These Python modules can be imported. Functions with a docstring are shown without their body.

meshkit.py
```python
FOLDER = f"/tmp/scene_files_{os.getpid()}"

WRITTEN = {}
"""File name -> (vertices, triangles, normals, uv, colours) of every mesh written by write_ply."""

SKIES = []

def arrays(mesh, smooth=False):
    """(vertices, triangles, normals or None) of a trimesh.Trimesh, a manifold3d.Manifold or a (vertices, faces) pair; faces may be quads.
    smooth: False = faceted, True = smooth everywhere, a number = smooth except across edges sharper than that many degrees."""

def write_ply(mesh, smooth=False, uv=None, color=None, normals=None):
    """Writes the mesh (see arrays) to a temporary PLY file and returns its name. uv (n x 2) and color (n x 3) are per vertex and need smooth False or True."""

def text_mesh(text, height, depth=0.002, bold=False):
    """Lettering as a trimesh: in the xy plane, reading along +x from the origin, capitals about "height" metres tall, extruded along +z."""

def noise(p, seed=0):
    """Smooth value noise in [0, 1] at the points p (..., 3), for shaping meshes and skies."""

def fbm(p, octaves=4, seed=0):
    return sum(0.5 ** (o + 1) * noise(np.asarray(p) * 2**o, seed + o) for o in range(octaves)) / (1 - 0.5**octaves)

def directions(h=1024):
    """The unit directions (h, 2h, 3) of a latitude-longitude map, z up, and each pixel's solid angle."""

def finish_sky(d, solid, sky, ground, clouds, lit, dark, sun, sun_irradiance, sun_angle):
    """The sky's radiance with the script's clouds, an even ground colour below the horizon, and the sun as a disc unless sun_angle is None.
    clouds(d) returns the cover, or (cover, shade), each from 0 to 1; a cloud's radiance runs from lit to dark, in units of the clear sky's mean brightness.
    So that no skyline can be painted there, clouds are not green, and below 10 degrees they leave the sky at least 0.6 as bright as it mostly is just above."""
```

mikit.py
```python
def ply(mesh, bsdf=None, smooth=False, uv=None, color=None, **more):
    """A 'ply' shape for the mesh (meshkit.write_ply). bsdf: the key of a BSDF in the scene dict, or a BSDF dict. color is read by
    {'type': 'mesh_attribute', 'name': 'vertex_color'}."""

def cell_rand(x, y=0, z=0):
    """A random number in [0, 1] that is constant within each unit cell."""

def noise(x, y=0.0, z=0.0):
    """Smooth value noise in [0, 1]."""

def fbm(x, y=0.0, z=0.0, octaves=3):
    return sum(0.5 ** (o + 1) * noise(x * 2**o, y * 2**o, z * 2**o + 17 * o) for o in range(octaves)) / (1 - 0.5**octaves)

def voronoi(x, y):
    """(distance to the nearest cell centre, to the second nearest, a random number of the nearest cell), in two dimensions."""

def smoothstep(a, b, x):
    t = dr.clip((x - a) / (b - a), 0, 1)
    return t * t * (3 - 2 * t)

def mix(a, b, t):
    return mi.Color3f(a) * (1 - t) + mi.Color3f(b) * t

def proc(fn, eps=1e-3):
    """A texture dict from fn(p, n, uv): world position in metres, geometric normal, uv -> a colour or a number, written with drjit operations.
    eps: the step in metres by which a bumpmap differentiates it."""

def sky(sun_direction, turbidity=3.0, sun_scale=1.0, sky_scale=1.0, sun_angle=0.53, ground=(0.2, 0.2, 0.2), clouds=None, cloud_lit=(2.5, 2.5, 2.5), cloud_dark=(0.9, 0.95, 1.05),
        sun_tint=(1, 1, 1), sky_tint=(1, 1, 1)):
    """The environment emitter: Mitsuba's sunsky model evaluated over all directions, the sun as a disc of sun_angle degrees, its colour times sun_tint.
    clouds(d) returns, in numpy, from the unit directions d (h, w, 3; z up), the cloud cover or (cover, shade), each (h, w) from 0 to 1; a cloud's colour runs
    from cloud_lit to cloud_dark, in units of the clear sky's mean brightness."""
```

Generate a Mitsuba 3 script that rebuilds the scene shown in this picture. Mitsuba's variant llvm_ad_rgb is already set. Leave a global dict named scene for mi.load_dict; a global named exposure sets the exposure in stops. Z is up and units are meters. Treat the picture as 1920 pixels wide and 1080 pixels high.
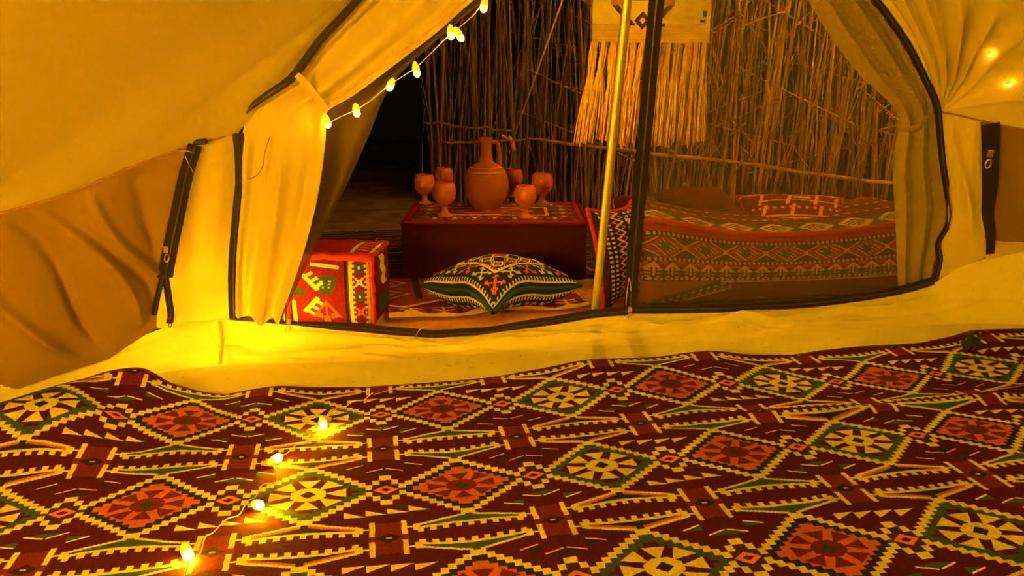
import math, random
import numpy as np
import trimesh
import drjit as dr
import mitsuba as mi
import mikit, meshkit

# ------------------------------------------------------------------ camera, sky, lights, exposure
FPX, PITCH, YAW, EYE = 1500.0, math.radians(15.1), math.radians(10.5), np.array([0.0, 0.0, 1.0])
FH = np.array([math.sin(YAW), math.cos(YAW), 0.0]); RIGHT = np.array([math.cos(YAW), -math.sin(YAW), 0.0]); UPZ = np.array([0, 0, 1.0])
FWD = FH * math.cos(PITCH) - UPZ * math.sin(PITCH); UPV = FH * math.sin(PITCH) + UPZ * math.cos(PITCH)
T = mi.ScalarTransform4f
scene, labels = {}, {}
scene['camera'] = {'type': 'perspective', 'fov': 2 * math.degrees(math.atan(960 / FPX)), 'fov_axis': 'x', 'near_clip': 0.02, 'far_clip': 100.0,
                   'to_world': T().look_at(origin=EYE.tolist(), target=(EYE + FWD).tolist(), up=UPZ.tolist())}
LUX = 1 / 16                                 # scene units; the exposure undoes it
scene['night_sky'] = {'type': 'constant', 'radiance': {'type': 'rgb', 'value': [0.0022 * LUX, 0.0015 * LUX, 0.0013 * LUX]}}
AMBER = np.array([1.0, 0.385, 0.0022])       # one colour of light for every fairy-light bulb
BULB_R = 0.0115
BULB = 800.0 * LUX                           # radiance of a bulb on the rug
BULB_DOOR = 110.0 * LUX                      # on the string along the left flap
BULB_FILL = 10200.0 * LUX                       # on the unseen strand added behind the viewer to brighten the tent
BULB_OUT = 8000.0 * LUX                      # on the unseen strand added outside to brighten the hanging and reeds
BULB_HEAP = 900.0 * LUX                     # in the unseen heap of lights outside the left corner of the door
exposure = 4.0

rng = np.random.default_rng(7)
random.seed(7)


def ray(x, y):
    return FWD + RIGHT * (x - 960) / FPX - UPV * (y - 540) / FPX


def onz(x, y, z=0.0):
    d = ray(x, y); return EYE + d * (z - EYE[2]) / d[2]


class Plane:
    def __init__(s, p, n):
        s.p = np.array(p, float); s.n = np.array(n, float) / np.linalg.norm(n)
        if (EYE - s.p) @ s.n < 0: s.n = -s.n            # the normal points to the inside of the tent

    def at(s, x, y, off=0.0):
        d = ray(x, y); q = s.p + s.n * off
        return EYE + d * (((q - EYE) @ s.n) / (d @ s.n))


def plane3(a, b, c):
    a, b, c = map(np.asarray, (a, b, c)); return Plane(a, np.cross(b - a, c - a))


# ------------------------------------------------------------------ helpers
def rgb(*c): return {'type': 'rgb', 'value': [float(v) for v in c]}


def numbered(name):
    if name not in USED: USED.add(name); return name
    k = 1
    while f'{name}_{k:03d}' in USED: k += 1
    USED.add(f'{name}_{k:03d}'); return f'{name}_{k:03d}'


USED = set()


def put(name, mesh, bsdf, parent=None, smooth=30, uv=None, label=None, cat=None, group=None, kind=None, **more):
    key = numbered((parent + '__' if parent else '') + name)
    scene[key] = mikit.ply(mesh, bsdf, smooth=smooth, uv=uv, **more)
    note(key, label, cat, group, kind)
    return key


def note(key, label=None, cat=None, group=None, kind=None):
    d = {k: v for k, v in (('label', label), ('category', cat), ('group', group), ('kind', kind)) if v}
    if d: labels[key] = d


def thing(name, label, cat, group=None, kind=None):
    key = numbered(name); note(key, label, cat, group, kind); return key


def poly(points, n):
    """Resample a polyline to n points by length."""
    p = np.asarray(points, float); s = np.r_[0, np.cumsum(np.linalg.norm(np.diff(p, axis=0), axis=1))]
    t = np.linspace(0, s[-1], n); return np.stack([np.interp(t, s, p[:, k]) for k in range(p.shape[1])], 1)


def smooth_poly(points, n):
    from scipy.interpolate import PchipInterpolator
    p = np.asarray(points, float); s = np.r_[0, np.cumsum(np.linalg.norm(np.diff(p, axis=0), axis=1) + 1e-9)]
    f = PchipInterpolator(s, p, axis=0); return f(np.linspace(0, s[-1], n))


def grid_mesh(P, flip=False):
    m, n = P.shape[:2]
    i, j = np.meshgrid(np.arange(m - 1), np.arange(n - 1), indexing='ij')
    a = i * n + j
    q = np.stack([a, a + 1, a + n + 1, a + n], -1).reshape(-1, 4)
    if flip: q = q[:, ::-1]
    return trimesh.Trimesh(P.reshape(-1, 3), np.vstack([q[:, [0, 1, 2]], q[:, [0, 2, 3]]]), process=False)


def grid_uv(m, n):
    v, u = np.meshgrid(np.linspace(0, 1, m), np.linspace(0, 1, n), indexing='ij')
    return np.stack([u.ravel(), v.ravel()], 1)


def loft(left, right, n):
    """Rows from a left and a right curve with the same number of points."""
    t = np.linspace(0, 1, n)[None, :, None]
    return left[:, None] * (1 - t) + right[:, None] * t


def coons(bot, top, left, right):
    n, m = len(bot), len(left)
    u = np.linspace(0, 1, n)[None, :, None]; v = np.linspace(0, 1, m)[:, None, None]
    return ((1 - v) * bot[None] + v * top[None] + (1 - u) * left[:, None] + u * right[:, None]
            - (1 - u) * (1 - v) * bot[0] - u * (1 - v) * bot[-1] - (1 - u) * v * top[0] - u * v * top[-1])


def tube(points, radii, sides=8, cap=True):
    p = np.asarray(points, float); r = np.broadcast_to(radii, (len(p),))
    t = np.gradient(p, axis=0); t /= np.linalg.norm(t, axis=1, keepdims=True) + 1e-12
    a = np.cross(t[0], [0, 0, 1.0] if abs(t[0, 2]) < 0.9 else [1.0, 0, 0]); A = []
    for k in range(len(p)):
        a = a - t[k] * (a @ t[k]); a /= np.linalg.norm(a); A.append(a)
    A = np.array(A); B = np.cross(t, A)
    g = np.arange(sides) * 2 * np.pi / sides
    v = p[:, None] + r[:, None, None] * (np.cos(g)[None, :, None] * A[:, None] + np.sin(g)[None, :, None] * B[:, None])
    i, j = np.meshgrid(np.arange(len(p) - 1), np.arange(sides), indexing='ij')
    q = np.stack([i * sides + j, i * sides + (j + 1) % sides, (i + 1) * sides + (j + 1) % sides, (i + 1) * sides + j], -1).reshape(-1, 4)
    f = [q[:, [0, 1, 2]], q[:, [0, 2, 3]]]; v = v.reshape(-1, 3)
    if cap:
        k = np.arange(sides); e = (len(p) - 1) * sides
        f.append(np.stack([k, (k + 1) % sides, k * 0 + len(v)], 1)[:, ::-1]); f.append(np.stack([e + k, e + (k + 1) % sides, k * 0 + len(v) + 1], 1))
        v = np.vstack([v, p[:1], p[-1:]])
    return trimesh.Trimesh(v, np.vstack(f), process=False)


def ribbon(points, width, thick, normal, closed=False):
    """A tape: rectangular section swept along points; its flat side faces the normal."""
    p = np.asarray(points, float); N = np.broadcast_to(np.asarray(normal, float), p.shape)
    w = np.broadcast_to(width, (len(p),))[:, None]
    t = np.gradient(p, axis=0); t /= np.linalg.norm(t, axis=1, keepdims=True) + 1e-12
    s = np.cross(t, N); s /= np.linalg.norm(s, axis=1, keepdims=True) + 1e-12; N = np.cross(s, t)
    c = [p - s * w / 2, p + s * w / 2, p + s * w / 2 + N * thick, p - s * w / 2 + N * thick]
    P = np.stack([c[0], c[1], c[2], c[3], c[0]], 1)
    m = grid_mesh(P)
    a = np.array([[0, 1, 2], [0, 2, 3]]); e = (len(p) - 1) * 5
    return trimesh.Trimesh(m.vertices, np.vstack([m.faces, a, a[:, ::-1] + e]), process=False)


def lathe(profile, n=48):
    """(r, z) pairs turned about z; closed at both ends."""
    p = np.asarray(profile, float); g = np.arange(n + 1) * 2 * np.pi / n
    P = np.stack([p[:, None, 0] * np.cos(g), p[:, None, 0] * np.sin(g), np.repeat(p[:, 1:], n + 1, 1)], -1)
    m = grid_mesh(P); m.merge_vertices(); m.remove_unreferenced_vertices(); trimesh.repair.fix_normals(m)
    return m


def box(sx, sy, sz, bevel=0.0):
    if bevel <= 0: return trimesh.creation.box([sx, sy, sz])
    pts = []
    s = trimesh.creation.icosphere(subdivisions=1, radius=bevel).vertices
    for x in (-1, 1):
        for y in (-1, 1):
            for z in (-1, 1): pts.append(s + [x * (sx / 2 - bevel), y * (sy / 2 - bevel), z * (sz / 2 - bevel)])
    return trimesh.convex.convex_hull(np.vstack(pts))


def moved(m, loc=(0, 0, 0), rotz=0.0, R=None):
    m = m.copy(); M = np.eye(4)
    M[:3, :3] = R if R is not None else trimesh.transformations.rotation_matrix(rotz, [0, 0, 1])[:3, :3]
    M[:3, 3] = loc; m.apply_transform(M); return m


def join(*ms): return trimesh.util.concatenate(list(ms))


def nz(x, y=0, z=0, seed=0, oct=3):
    x, y, z = np.broadcast_arrays(np.asarray(x, float), y, z)
    return meshkit.fbm(np.stack([x, y, z], -1), oct, seed) - 0.5


C3 = lambda *c: mi.Color3f(*c)  # noqa: E731
noise, fbm, cell_rand, mix = mikit.noise, mikit.fbm, mikit.cell_rand, mikit.mix


def frac(x): return x - dr.floor(x)


def rect(u, v, cx, cy, hw, hh, ang=0.0):
    c, s = math.cos(ang), math.sin(ang); x, y = u - cx, v - cy
    return (dr.abs(x * c + y * s) < hw) & (dr.abs(-x * s + y * c) < hh)


def diam(x, y, hx, hy): return dr.abs(x) / hx + dr.abs(y) / hy < 1


# ------------------------------------------------------------------ colours and materials
CREAM, DARKRED, ORANGE, GREEN, BLACK, PINK = (.47, .48, .41), (.046, .004, .013), (.36, .098, .075), (.028, .066, .03), (.014, .012, .014), (.55, .26, .2)


def weave(p, u, v, col, k=420.0):
    """Yarn texture over a woven colour."""
    t = 0.8 + 0.4 * noise(u * k, v * k * 0.45) * 1.0
    return col * t * (0.88 + 0.24 * noise(u * 9, v * 9, 3.0))


def kilim_fn(p, n, uv):
    cs, rs = 0.3735, 0.455
    s, t = (uv.x - 0.204) / cs, (uv.y - 1.838) / rs
    i, j = dr.floor(s + 0.5), dr.floor(t + 0.5)
    wob = (noise(uv.x * 60, uv.y * 60) - 0.5) * 0.0022
    X, Y = (s - i) * cs + wob, (t - j) * rs + wob
    orange = dr.abs(frac(i * 0.5)) < 0.25
    ax, ay = dr.abs(X), dr.abs(Y)
    st = 0.0172
    xq = (dr.floor(ax / st) + 0.5) * st
    hx = dr.select(xq < 0.146, 0.152 - (0.152 - 0.028) * xq / 0.146, 0.028 + (xq - 0.146) * 1.28)
    D = hx - ay
    V, bx = rs / 2 - ay, cs / 2 - ax
    base = C3(*DARKRED)
    col = mi.Color3f(base)

    def lay(mask, c):
        nonlocal col
        col = dr.select(mask, C3(*c), col)
    # square between the combs, with a dot
    lay((bx < 0.045) & (V < 0.066), (.10, .012, .022))
    lay(diam(bx, V, 0.03, 0.02), BLACK); lay((bx < 0.006) & (V < 0.003), PINK)
    # sawtooth triangles and dashes over and under the square
    m = dr.floor(s); r = cell_rand(m, j, dr.select(Y > 0, mi.Float(1), mi.Float(2)))
    q = bx / 0.05; k = dr.floor(q); w = q - k
    Vd = 0.128 - 0.026 * k - 0.012 + 0.018 * w
    inside = (k < 2) & (V > 0.074)
    cre = r < 0.36
    fill = inside & (V > Vd) & (V < Vd + 0.024 * (1 - w))
    col = dr.select(fill & ~cre, dr.select(r < 0.7, C3(*GREEN), C3(*BLACK)), col)
    col = dr.select(inside & ~cre & (dr.abs(V - Vd) < 0.0026) & (w > 0.06) & (w < 0.94), dr.select(r < 0.7, C3(.6, .5, .34), C3(*PINK)), col)
    ms = (frac(s) - 0.5) * cs
    q2 = (ms + 0.1) / 0.05; k2 = dr.floor(q2); w2 = q2 - k2
    lay(cre & (k2 > -0.5) & (k2 < 4) & (V > 0.098) & (V > 0.102 + 0.004 * k2) & (V < 0.102 + 0.004 * k2 + 0.026 * (1 - w2)), CREAM)
    # combs with lens-shaped outer edge
    Vs = 0.034 + 0.011 * (1 - dr.square(ax / 0.125))
    axq = (dr.floor(ax / 0.009) + 0.5) * 0.009
    Vo = 0.046 + (0.083 - 0.046) * (1 - axq / 0.128)
    lens = (ax < 0.122) & (V > Vs) & (V < Vo)
    col = dr.select(lens, dr.select(orange & (ax < 0.095), C3(*GREEN), C3(*BLACK)), col)
    lay((ax < 0.124) & (ax > 0.008) & (dr.abs(V - Vo) < dr.select(orange, mi.Float(0.0042), mi.Float(0.0085))), CREAM)
    lay((ax < 0.112) & (ax > 0.008) & ~orange & (V < Vo - 0.001) & (V > Vo - 0.010), ORANGE)
    lay((ax < 0.128) & (dr.abs(V - Vs) < 0.0046), CREAM)
    lay((ax < 0.122) & (V < Vs) & (V > Vs - 0.019) & (frac(ax / 0.0285 + 0.25) < 0.5), CREAM)
    lay((bx > 0.056) & (bx < 0.072) & (dr.abs(V - 0.040) < 0.0135), CREAM)
    lay((bx > 0.034) & (bx < 0.06) & (dr.abs(V - 0.042) < 0.0033), CREAM)
    lay((dr.abs(bx - 0.036) < 0.0062) & (V > 0.0115) & (V < 0.073), CREAM)
    # the chain of diamonds
    inn = D > 0
    link = xq > 0.146
    lay(inn, CREAM)
    in2 = inn & (D > 0.0225)
    col = dr.select(in2, dr.select(link, C3(.035, .013, .016), dr.select(orange, C3(*BLACK), C3(*GREEN))), col)
    in3 = inn & ~link & (D > dr.select(orange, mi.Float(0.046), mi.Float(0.052))) & (ax < 0.128)
    col = dr.select(in3, dr.select(orange, C3(*ORANGE), base), col)
    lay(link & diam(bx, ay, 0.031, 0.023), (.5, .17, .12)); lay(link & diam(bx, ay, 0.014, 0.009), DARKRED)
    # eight-armed star
    sx, sy = X / dr.select(orange, mi.Float(0.083), mi.Float(0.092)), Y / dr.select(orange, mi.Float(0.066), mi.Float(0.073))
    rr, ph = dr.sqrt(sx * sx + sy * sy), dr.atan2(sy, sx)
    sec = math.pi / 4
    f = ph - dr.floor(ph / sec + 0.5) * sec
    cx, cy = rr * dr.cos(f), dr.abs(rr * dr.sin(f))
    star = (cx < 0.46) | ((cx < 1.0) & (cy < 0.50 * (cx - 0.40)))
    col = dr.select(inn & ~link & star, dr.select(orange, C3(.09, .012, .02), C3(*CREAM)), col)
    col = dr.select(inn & ~link & diam(sx, sy, 0.22, 0.26), dr.select(orange, C3(.02, .045, .02), C3(*BLACK)), col)
    return weave(p, uv.x, uv.y, col)


def pouf_fn(p, n, uv):
    u, v = uv.x, uv.y
    col = C3(.14, .009, .014)

    def lay(mask, c):
        nonlocal col
        col = dr.select(mask, C3(*c), col)
    front = v < 1.0
    a = -0.12
    lay(front & rect(u, v, 0.70, 0.5, 0.016, 0.6), BLACK)
    lay(front & (u > 0.735) & (u < 0.965), (.12, .008, .014))
    lay(front & ((dr.abs(u - 0.755) < 0.021) | (dr.abs(u - 0.955) < 0.021)), CREAM)
    tooth = frac(v * 13) < 0.5
    lay(front & tooth & ((dr.abs(u - 0.787) < 0.013) | (dr.abs(u - 0.923) < 0.013)), CREAM)
    for cy, c in ((0.84, None), (0.63, CREAM), (0.41, None), (0.18, ORANGE)):
        if c is None:
            lay(front & rect(u, v, 0.855, cy, 0.048, 0.075), GREEN); lay(front & rect(u, v, 0.855, cy, 0.012, 0.02), CREAM)
        else:
            x, y = dr.abs(u - 0.855), dr.abs(v - cy) * 0.75
            lay(front & (((dr.abs(x - y) < 0.017) & (dr.maximum(x, y) < 0.052)) | ((x < .03) & (y < .03))) & ~((x < 0.008) & (y < 0.008)), c)
    lay(front & rect(u, v, 0.46, 0.865, 0.17, 0.026, a), CREAM)
    for s_ in (1, -1): lay(front & rect(u, v, 0.36, 0.985, 0.04, 0.011, s_ * 0.8), CREAM)
    lay(front & rect(u, v, 0.45, 0.98, 0.03, 0.035), BLACK)
    lay(front & (v < 0.72) & (dr.abs(u - 0.465) < 0.14 - dr.abs(v - 0.64) * 0.45) & (v > 0.44), GREEN)
    for k in range(3):
        for s_ in (-1, 1): lay(front & rect(u, v, 0.468 + s_ * (0.05 - 0.008 * k), 0.64 - 0.045 * k, 0.018 - 0.003 * k, 0.012), PINK)
    # comb motif at the left: two slanting arms with three teeth each
    for s_ in (1, -1):
        lay(front & rect(u, v, 0.285, 0.45 + 0.17 * s_, 0.145, 0.03, -0.91 * s_), CREAM)
        for k in (-1, 0, 1):
            lay(front & rect(u, v, 0.285 + 0.095 * 0.61 * k + 0.052, 0.45 + s_ * (0.17 - 0.095 * 0.79 * k + 0.045), 0.024, 0.05, -0.91 * s_), CREAM)
    lay(front & (u < 0.22) & (dr.abs(v - 0.47) < 0.05), GREEN)
    lay(front & (u > 0.02) & (u < 0.1) & (v < 0.36 - 1.5 * dr.abs(u - 0.07)), CREAM)
    # anchor motif
    x, y = u - 0.46, v - 0.19
    lay(front & (dr.abs(x) < 0.012) & (dr.abs(y) < 0.14), ORANGE)
    lay(front & (dr.abs(dr.abs(x) * 1.5 + y - 0.14) < 0.028) & (y > -0.1), ORANGE)
    lay(front & (dr.abs(dr.abs(x) - 0.09) < 0.04) & (dr.abs(y + 0.10 - dr.abs(x) * 0.35) < 0.04), ORANGE)
    lay(front & (dr.abs(x) < 0.04) & (dr.abs(y + 0.13) < 0.05), ORANGE)
    # top roll with cream slashes, and the right-hand side
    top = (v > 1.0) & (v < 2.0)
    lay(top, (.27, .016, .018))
    lay(top & ((dr.abs(u - 0.74) < 0.025) | (dr.abs(u - 0.955) < 0.02)), CREAM)
    lay(top & (dr.abs(u - 0.85) < 0.06) & (frac(v * 7) < 0.22), PINK)
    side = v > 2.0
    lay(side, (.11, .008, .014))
    w = v - 2.0
    lay(side & (dr.abs(u - 0.4 - 0.2 * dr.abs(frac(w * 6) - 0.5)) < 0.12) & (w > 0.5) & (w < 0.9), CREAM)
    lay(side & (dr.abs(u - 0.5) < 0.3) & (w > 0.15) & (w < 0.4), GREEN)
    return weave(p, u * 0.34, v * 0.3, col)


def pillow_green_fn(p, n, uv):
    u, v = uv.x, uv.y                       # -1 .. 1
    col = C3(.016, .022, .017)

    def lay(mask, c):
        nonlocal col
        col = dr.select(mask, C3(*c), col)
    au, av = dr.abs(u), dr.abs(v)
    m, l = dr.maximum(au, av), dr.minimum(au, av)
    # a ring of hooked crosses
    e = dr.select(au > av, v, u)
    cell = e / 0.36; k = dr.floor(cell + 0.5)
    x, y = dr.abs(cell - k) * 0.36, dr.abs(m - 0.735)
    c = dr.select(dr.abs(frac(k * 0.5)) < 0.25, C3(.5, .12, .1), C3(*CREAM))
    arm = (dr.abs(x - 0.7 * y - 0.012) < 0.02) | ((dr.abs(y - 0.105) < 0.018) & (x > .03) & (x < 0.13)) | ((dr.abs(x - 0.12) < 0.014) & (y > .06) & (y < 0.12))
    col = dr.select((m > 0.58) & (m < 0.88) & (x < 0.14) & arm, c, col)
    lay((m > 0.925) & (m < 0.965) & (frac(e * 14) < 0.4), CREAM)
    lay(dr.abs(m - 0.968) < 0.005, CREAM)
    # the square field with its toothed frame
    lay(dr.abs(m - 0.54) < 0.028, (.72, .52, .18))
    lay((m > 0.47) & (m < 0.54) & (frac(e * 15) < 0.5), (.72, .52, .18))
    inn = m < 0.46
    q = frac(u * 3.2 + 0.5) - 0.5; r = frac(v * 3.2 + 0.5) - 0.5
    ring = dr.abs(q) + dr.abs(r)
    lay(inn & (ring > 0.28) & (ring < 0.42), (.72, .52, .2)); lay(inn & (ring < 0.15), (.45, .08, .05))
    lay(inn & (ring > 0.5) & (ring < 0.58), CREAM)
    lay(diam(u, v, 0.22, 0.2) & ~diam(u, v, 0.15, 0.13), CREAM); lay(diam(u, v, 0.15, 0.13), (.4, .07, .04))
    return weave(p, u * 0.22, v * 0.22, col)


def pillow_stripe_fn(p, n, uv):
    u, v = uv.x, uv.y                       # -1 .. 1
    col = C3(.028, .012, .014)

    def lay(mask, c):
        nonlocal col
        col = dr.select(mask, C3(*c), col)
    dot = lambda cx, f: (dr.abs(u - cx) < 0.05) & (frac(v * f) < 0.5)  # noqa: E731
    for cx in (-0.80, -0.62, 0.0, 0.17, 0.74): lay(dot(cx, 11.0), CREAM)
    w = dr.abs(frac(v * 4.2) - 0.5)
    lay((dr.abs(u + 0.33) < 0.2) & (dr.abs(u + 0.33 - (w - 0.25) * 0.5) < 0.05), (.6, .35, .2))
    lay((dr.abs(u + 0.33) < 0.2) & (dr.abs(u + 0.33 + (w - 0.25) * 0.7) < 0.035), (.4, .25, .22))
    lay((dr.abs(u - 0.37) < 0.13), (.42, .055, .035))
    lay((dr.abs(u - 0.37) < 0.13) & (dr.abs(u - 0.37 - (dr.abs(frac(v * 3.5) - 0.5) - 0.25) * 0.5) < 0.04), (.7, .34, .2))
    lay((dr.abs(u - 0.58) < 0.08) & (frac(v * 6 + u * 2) < 0.45), CREAM)
    lay((dr.abs(v - 0.72 + 0.45 * u) < 0.05) & (u > -0.1), (.6, .45, .2))
    return weave(p, u * 0.2, v * 0.22, col)


def mattress_fn(p, n, uv):
    u, v = uv.x, uv.y                       # metres along the length, 0..1 up the face, 1..2 over the top
    gold, olive, red = (.40, .30, .16), (.06, .07, .035), (.26, .035, .025)
    col = C3(.05, .02, .018)

    def lay(mask, c):
        nonlocal col
        col = dr.select(mask, C3(*c), col)

    def band(v0, v1): return (v > v0) & (v < v1)
    # lower plain strip with corner stripe and a faint medallion
    lay(v < 0.30, (.105, .016, .016))
    dd = v - 0.29 + 0.42 * (0.42 - u) * 2.2
    lay((u < 0.42) & (v < 0.30) & (dd > 0), (.22, .075, .03))
    lay((u < 0.42) & (v < 0.30) & (dr.abs(dd) < 0.085) , (.04, .04, .02))
    lay((u < 0.42) & (v < 0.30) & (dr.abs(dd) < 0.06) & (frac(u * 30) < 0.4) & (frac(dd * 18) < 0.5), gold)
    lay((dr.abs(v - 0.30) < 0.010) & (u > 0.36), gold); lay((u < 0.42) & (v < 0.30) & (dr.abs(dd + 0.085) < 0.012), gold)
    for cu in (0.95, 1.25):
        lay((v < 0.2) & (dr.abs(dr.sqrt(dr.square((u - cu) / 0.16) + dr.square((v - 0.02) / 0.16)) - 0.85) < 0.13), (.05, .05, .03))
    # a row of palmettes
    b1 = band(0.32, 0.56); x = frac(u / 0.085) - 0.5; y = (v - 0.44) / 0.12; ax = dr.abs(x)
    lay(b1, (.045, .03, .02))
    lay(b1 & (dr.abs(y - 0.72 + ax * 1.7) < 0.2) & (y > 0.05), (.5, .24, .12))
    lay(b1 & (y > 0.55) & (ax > 0.2), red)
    lay(b1 & (ax < 0.05) & (y < 0.55) & (y > -0.5), gold); lay(b1 & (dr.abs(ax - 0.33) < 0.07) & (dr.abs(y + 0.25) < 0.25), olive)
    lay(b1 & (ax > 0.14) & (ax < 0.3) & (frac(y * 3) < 0.4) & (y < 0.2), gold)
    lay(b1 & (y < -0.7) & (frac(u / 0.024) < 0.5), gold)
    # the broad band of combs and crosses
    lay(band(0.56, 0.60) & (frac(u / 0.022) < 0.5), gold)
    b2 = band(0.61, 0.84); x = frac(u / 0.19) - 0.5; y = (v - 0.725) / 0.115; ax = dr.abs(x)
    lay(b2, (.07, .032, .02))
    zz = dr.abs(y) - (1 - ax * 2.6)
    lay(b2 & (dr.abs(zz) < 0.16), red); lay(b2 & (zz > 0.3) & (zz < 0.48), gold)
    lay(b2 & (zz < -0.1) & (frac((y + ax * 3.5 * dr.sign(x)) * 2.2) < 0.42), gold)
    lay(b2 & (zz < -0.1) & (ax < 0.1) & (dr.abs(y) < .45), olive)
    lay(b2 & (ax > 0.44) & (dr.abs(y) < 0.25), (.5, .22, .08))
    lay(band(0.85, 0.89) & (frac(u / 0.022) < 0.5), gold)
    lay(band(0.90, 1.02), (.30, .028, .022))
    b3 = band(1.04, 1.24); x = frac(u / 0.19) - 0.5; y = (v - 1.14) / 0.1; ax = dr.abs(x)
    lay(b3, (.06, .032, .02)); zz = dr.abs(y) - (1 - ax * 2.6)
    lay(b3 & (dr.abs(zz) < 0.2), gold); lay(b3 & (zz < -0.2) & (frac(y * 3 + ax * 6) < 0.45), gold); lay(b3 & (zz > 0.35), olive)
    lay(v > 1.26, (.10, .018, .016))
    lay((v > 1.3) & (frac(v * 6) < 0.15) & (frac(u / 0.05) < 0.5), gold)
    return weave(p, u, v * 0.3, col)


def cushion_lines_fn(p, n, uv):
    u, v = uv.x, uv.y
    col = C3(.13, .02, .016)

    def lay(mask, c):
        nonlocal col
        col = dr.select(mask, C3(*c), col)
    c = (.62, .27, .13)
    for k in (-0.62, -0.5): lay(dr.abs(v - k) < 0.035, c)
    lay((dr.abs(v - 0.25) < 0.03) & (u > -0.7), c); lay(dr.abs(v - 0.75) < 0.04, c)
    for cu in (-0.62, -0.1, 0.4, 0.8): lay((dr.abs(u - cu - 0.13 * (frac(v * 1.5) - 0.5)) < 0.035) & (v > -0.5), c)
    lay(rect(u, v, 0.15, 0.5, 0.16, 0.09), (.55, .3, .12)); lay(rect(u, v, -0.35, 0.0, 0.12, 0.14), (.04, .035, .02))
    lay((frac(u * 7) < 0.4) & (dr.abs(v + 0.15) < 0.05), c)
    return weave(p, u * 0.2, v * 0.2, col)


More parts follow.
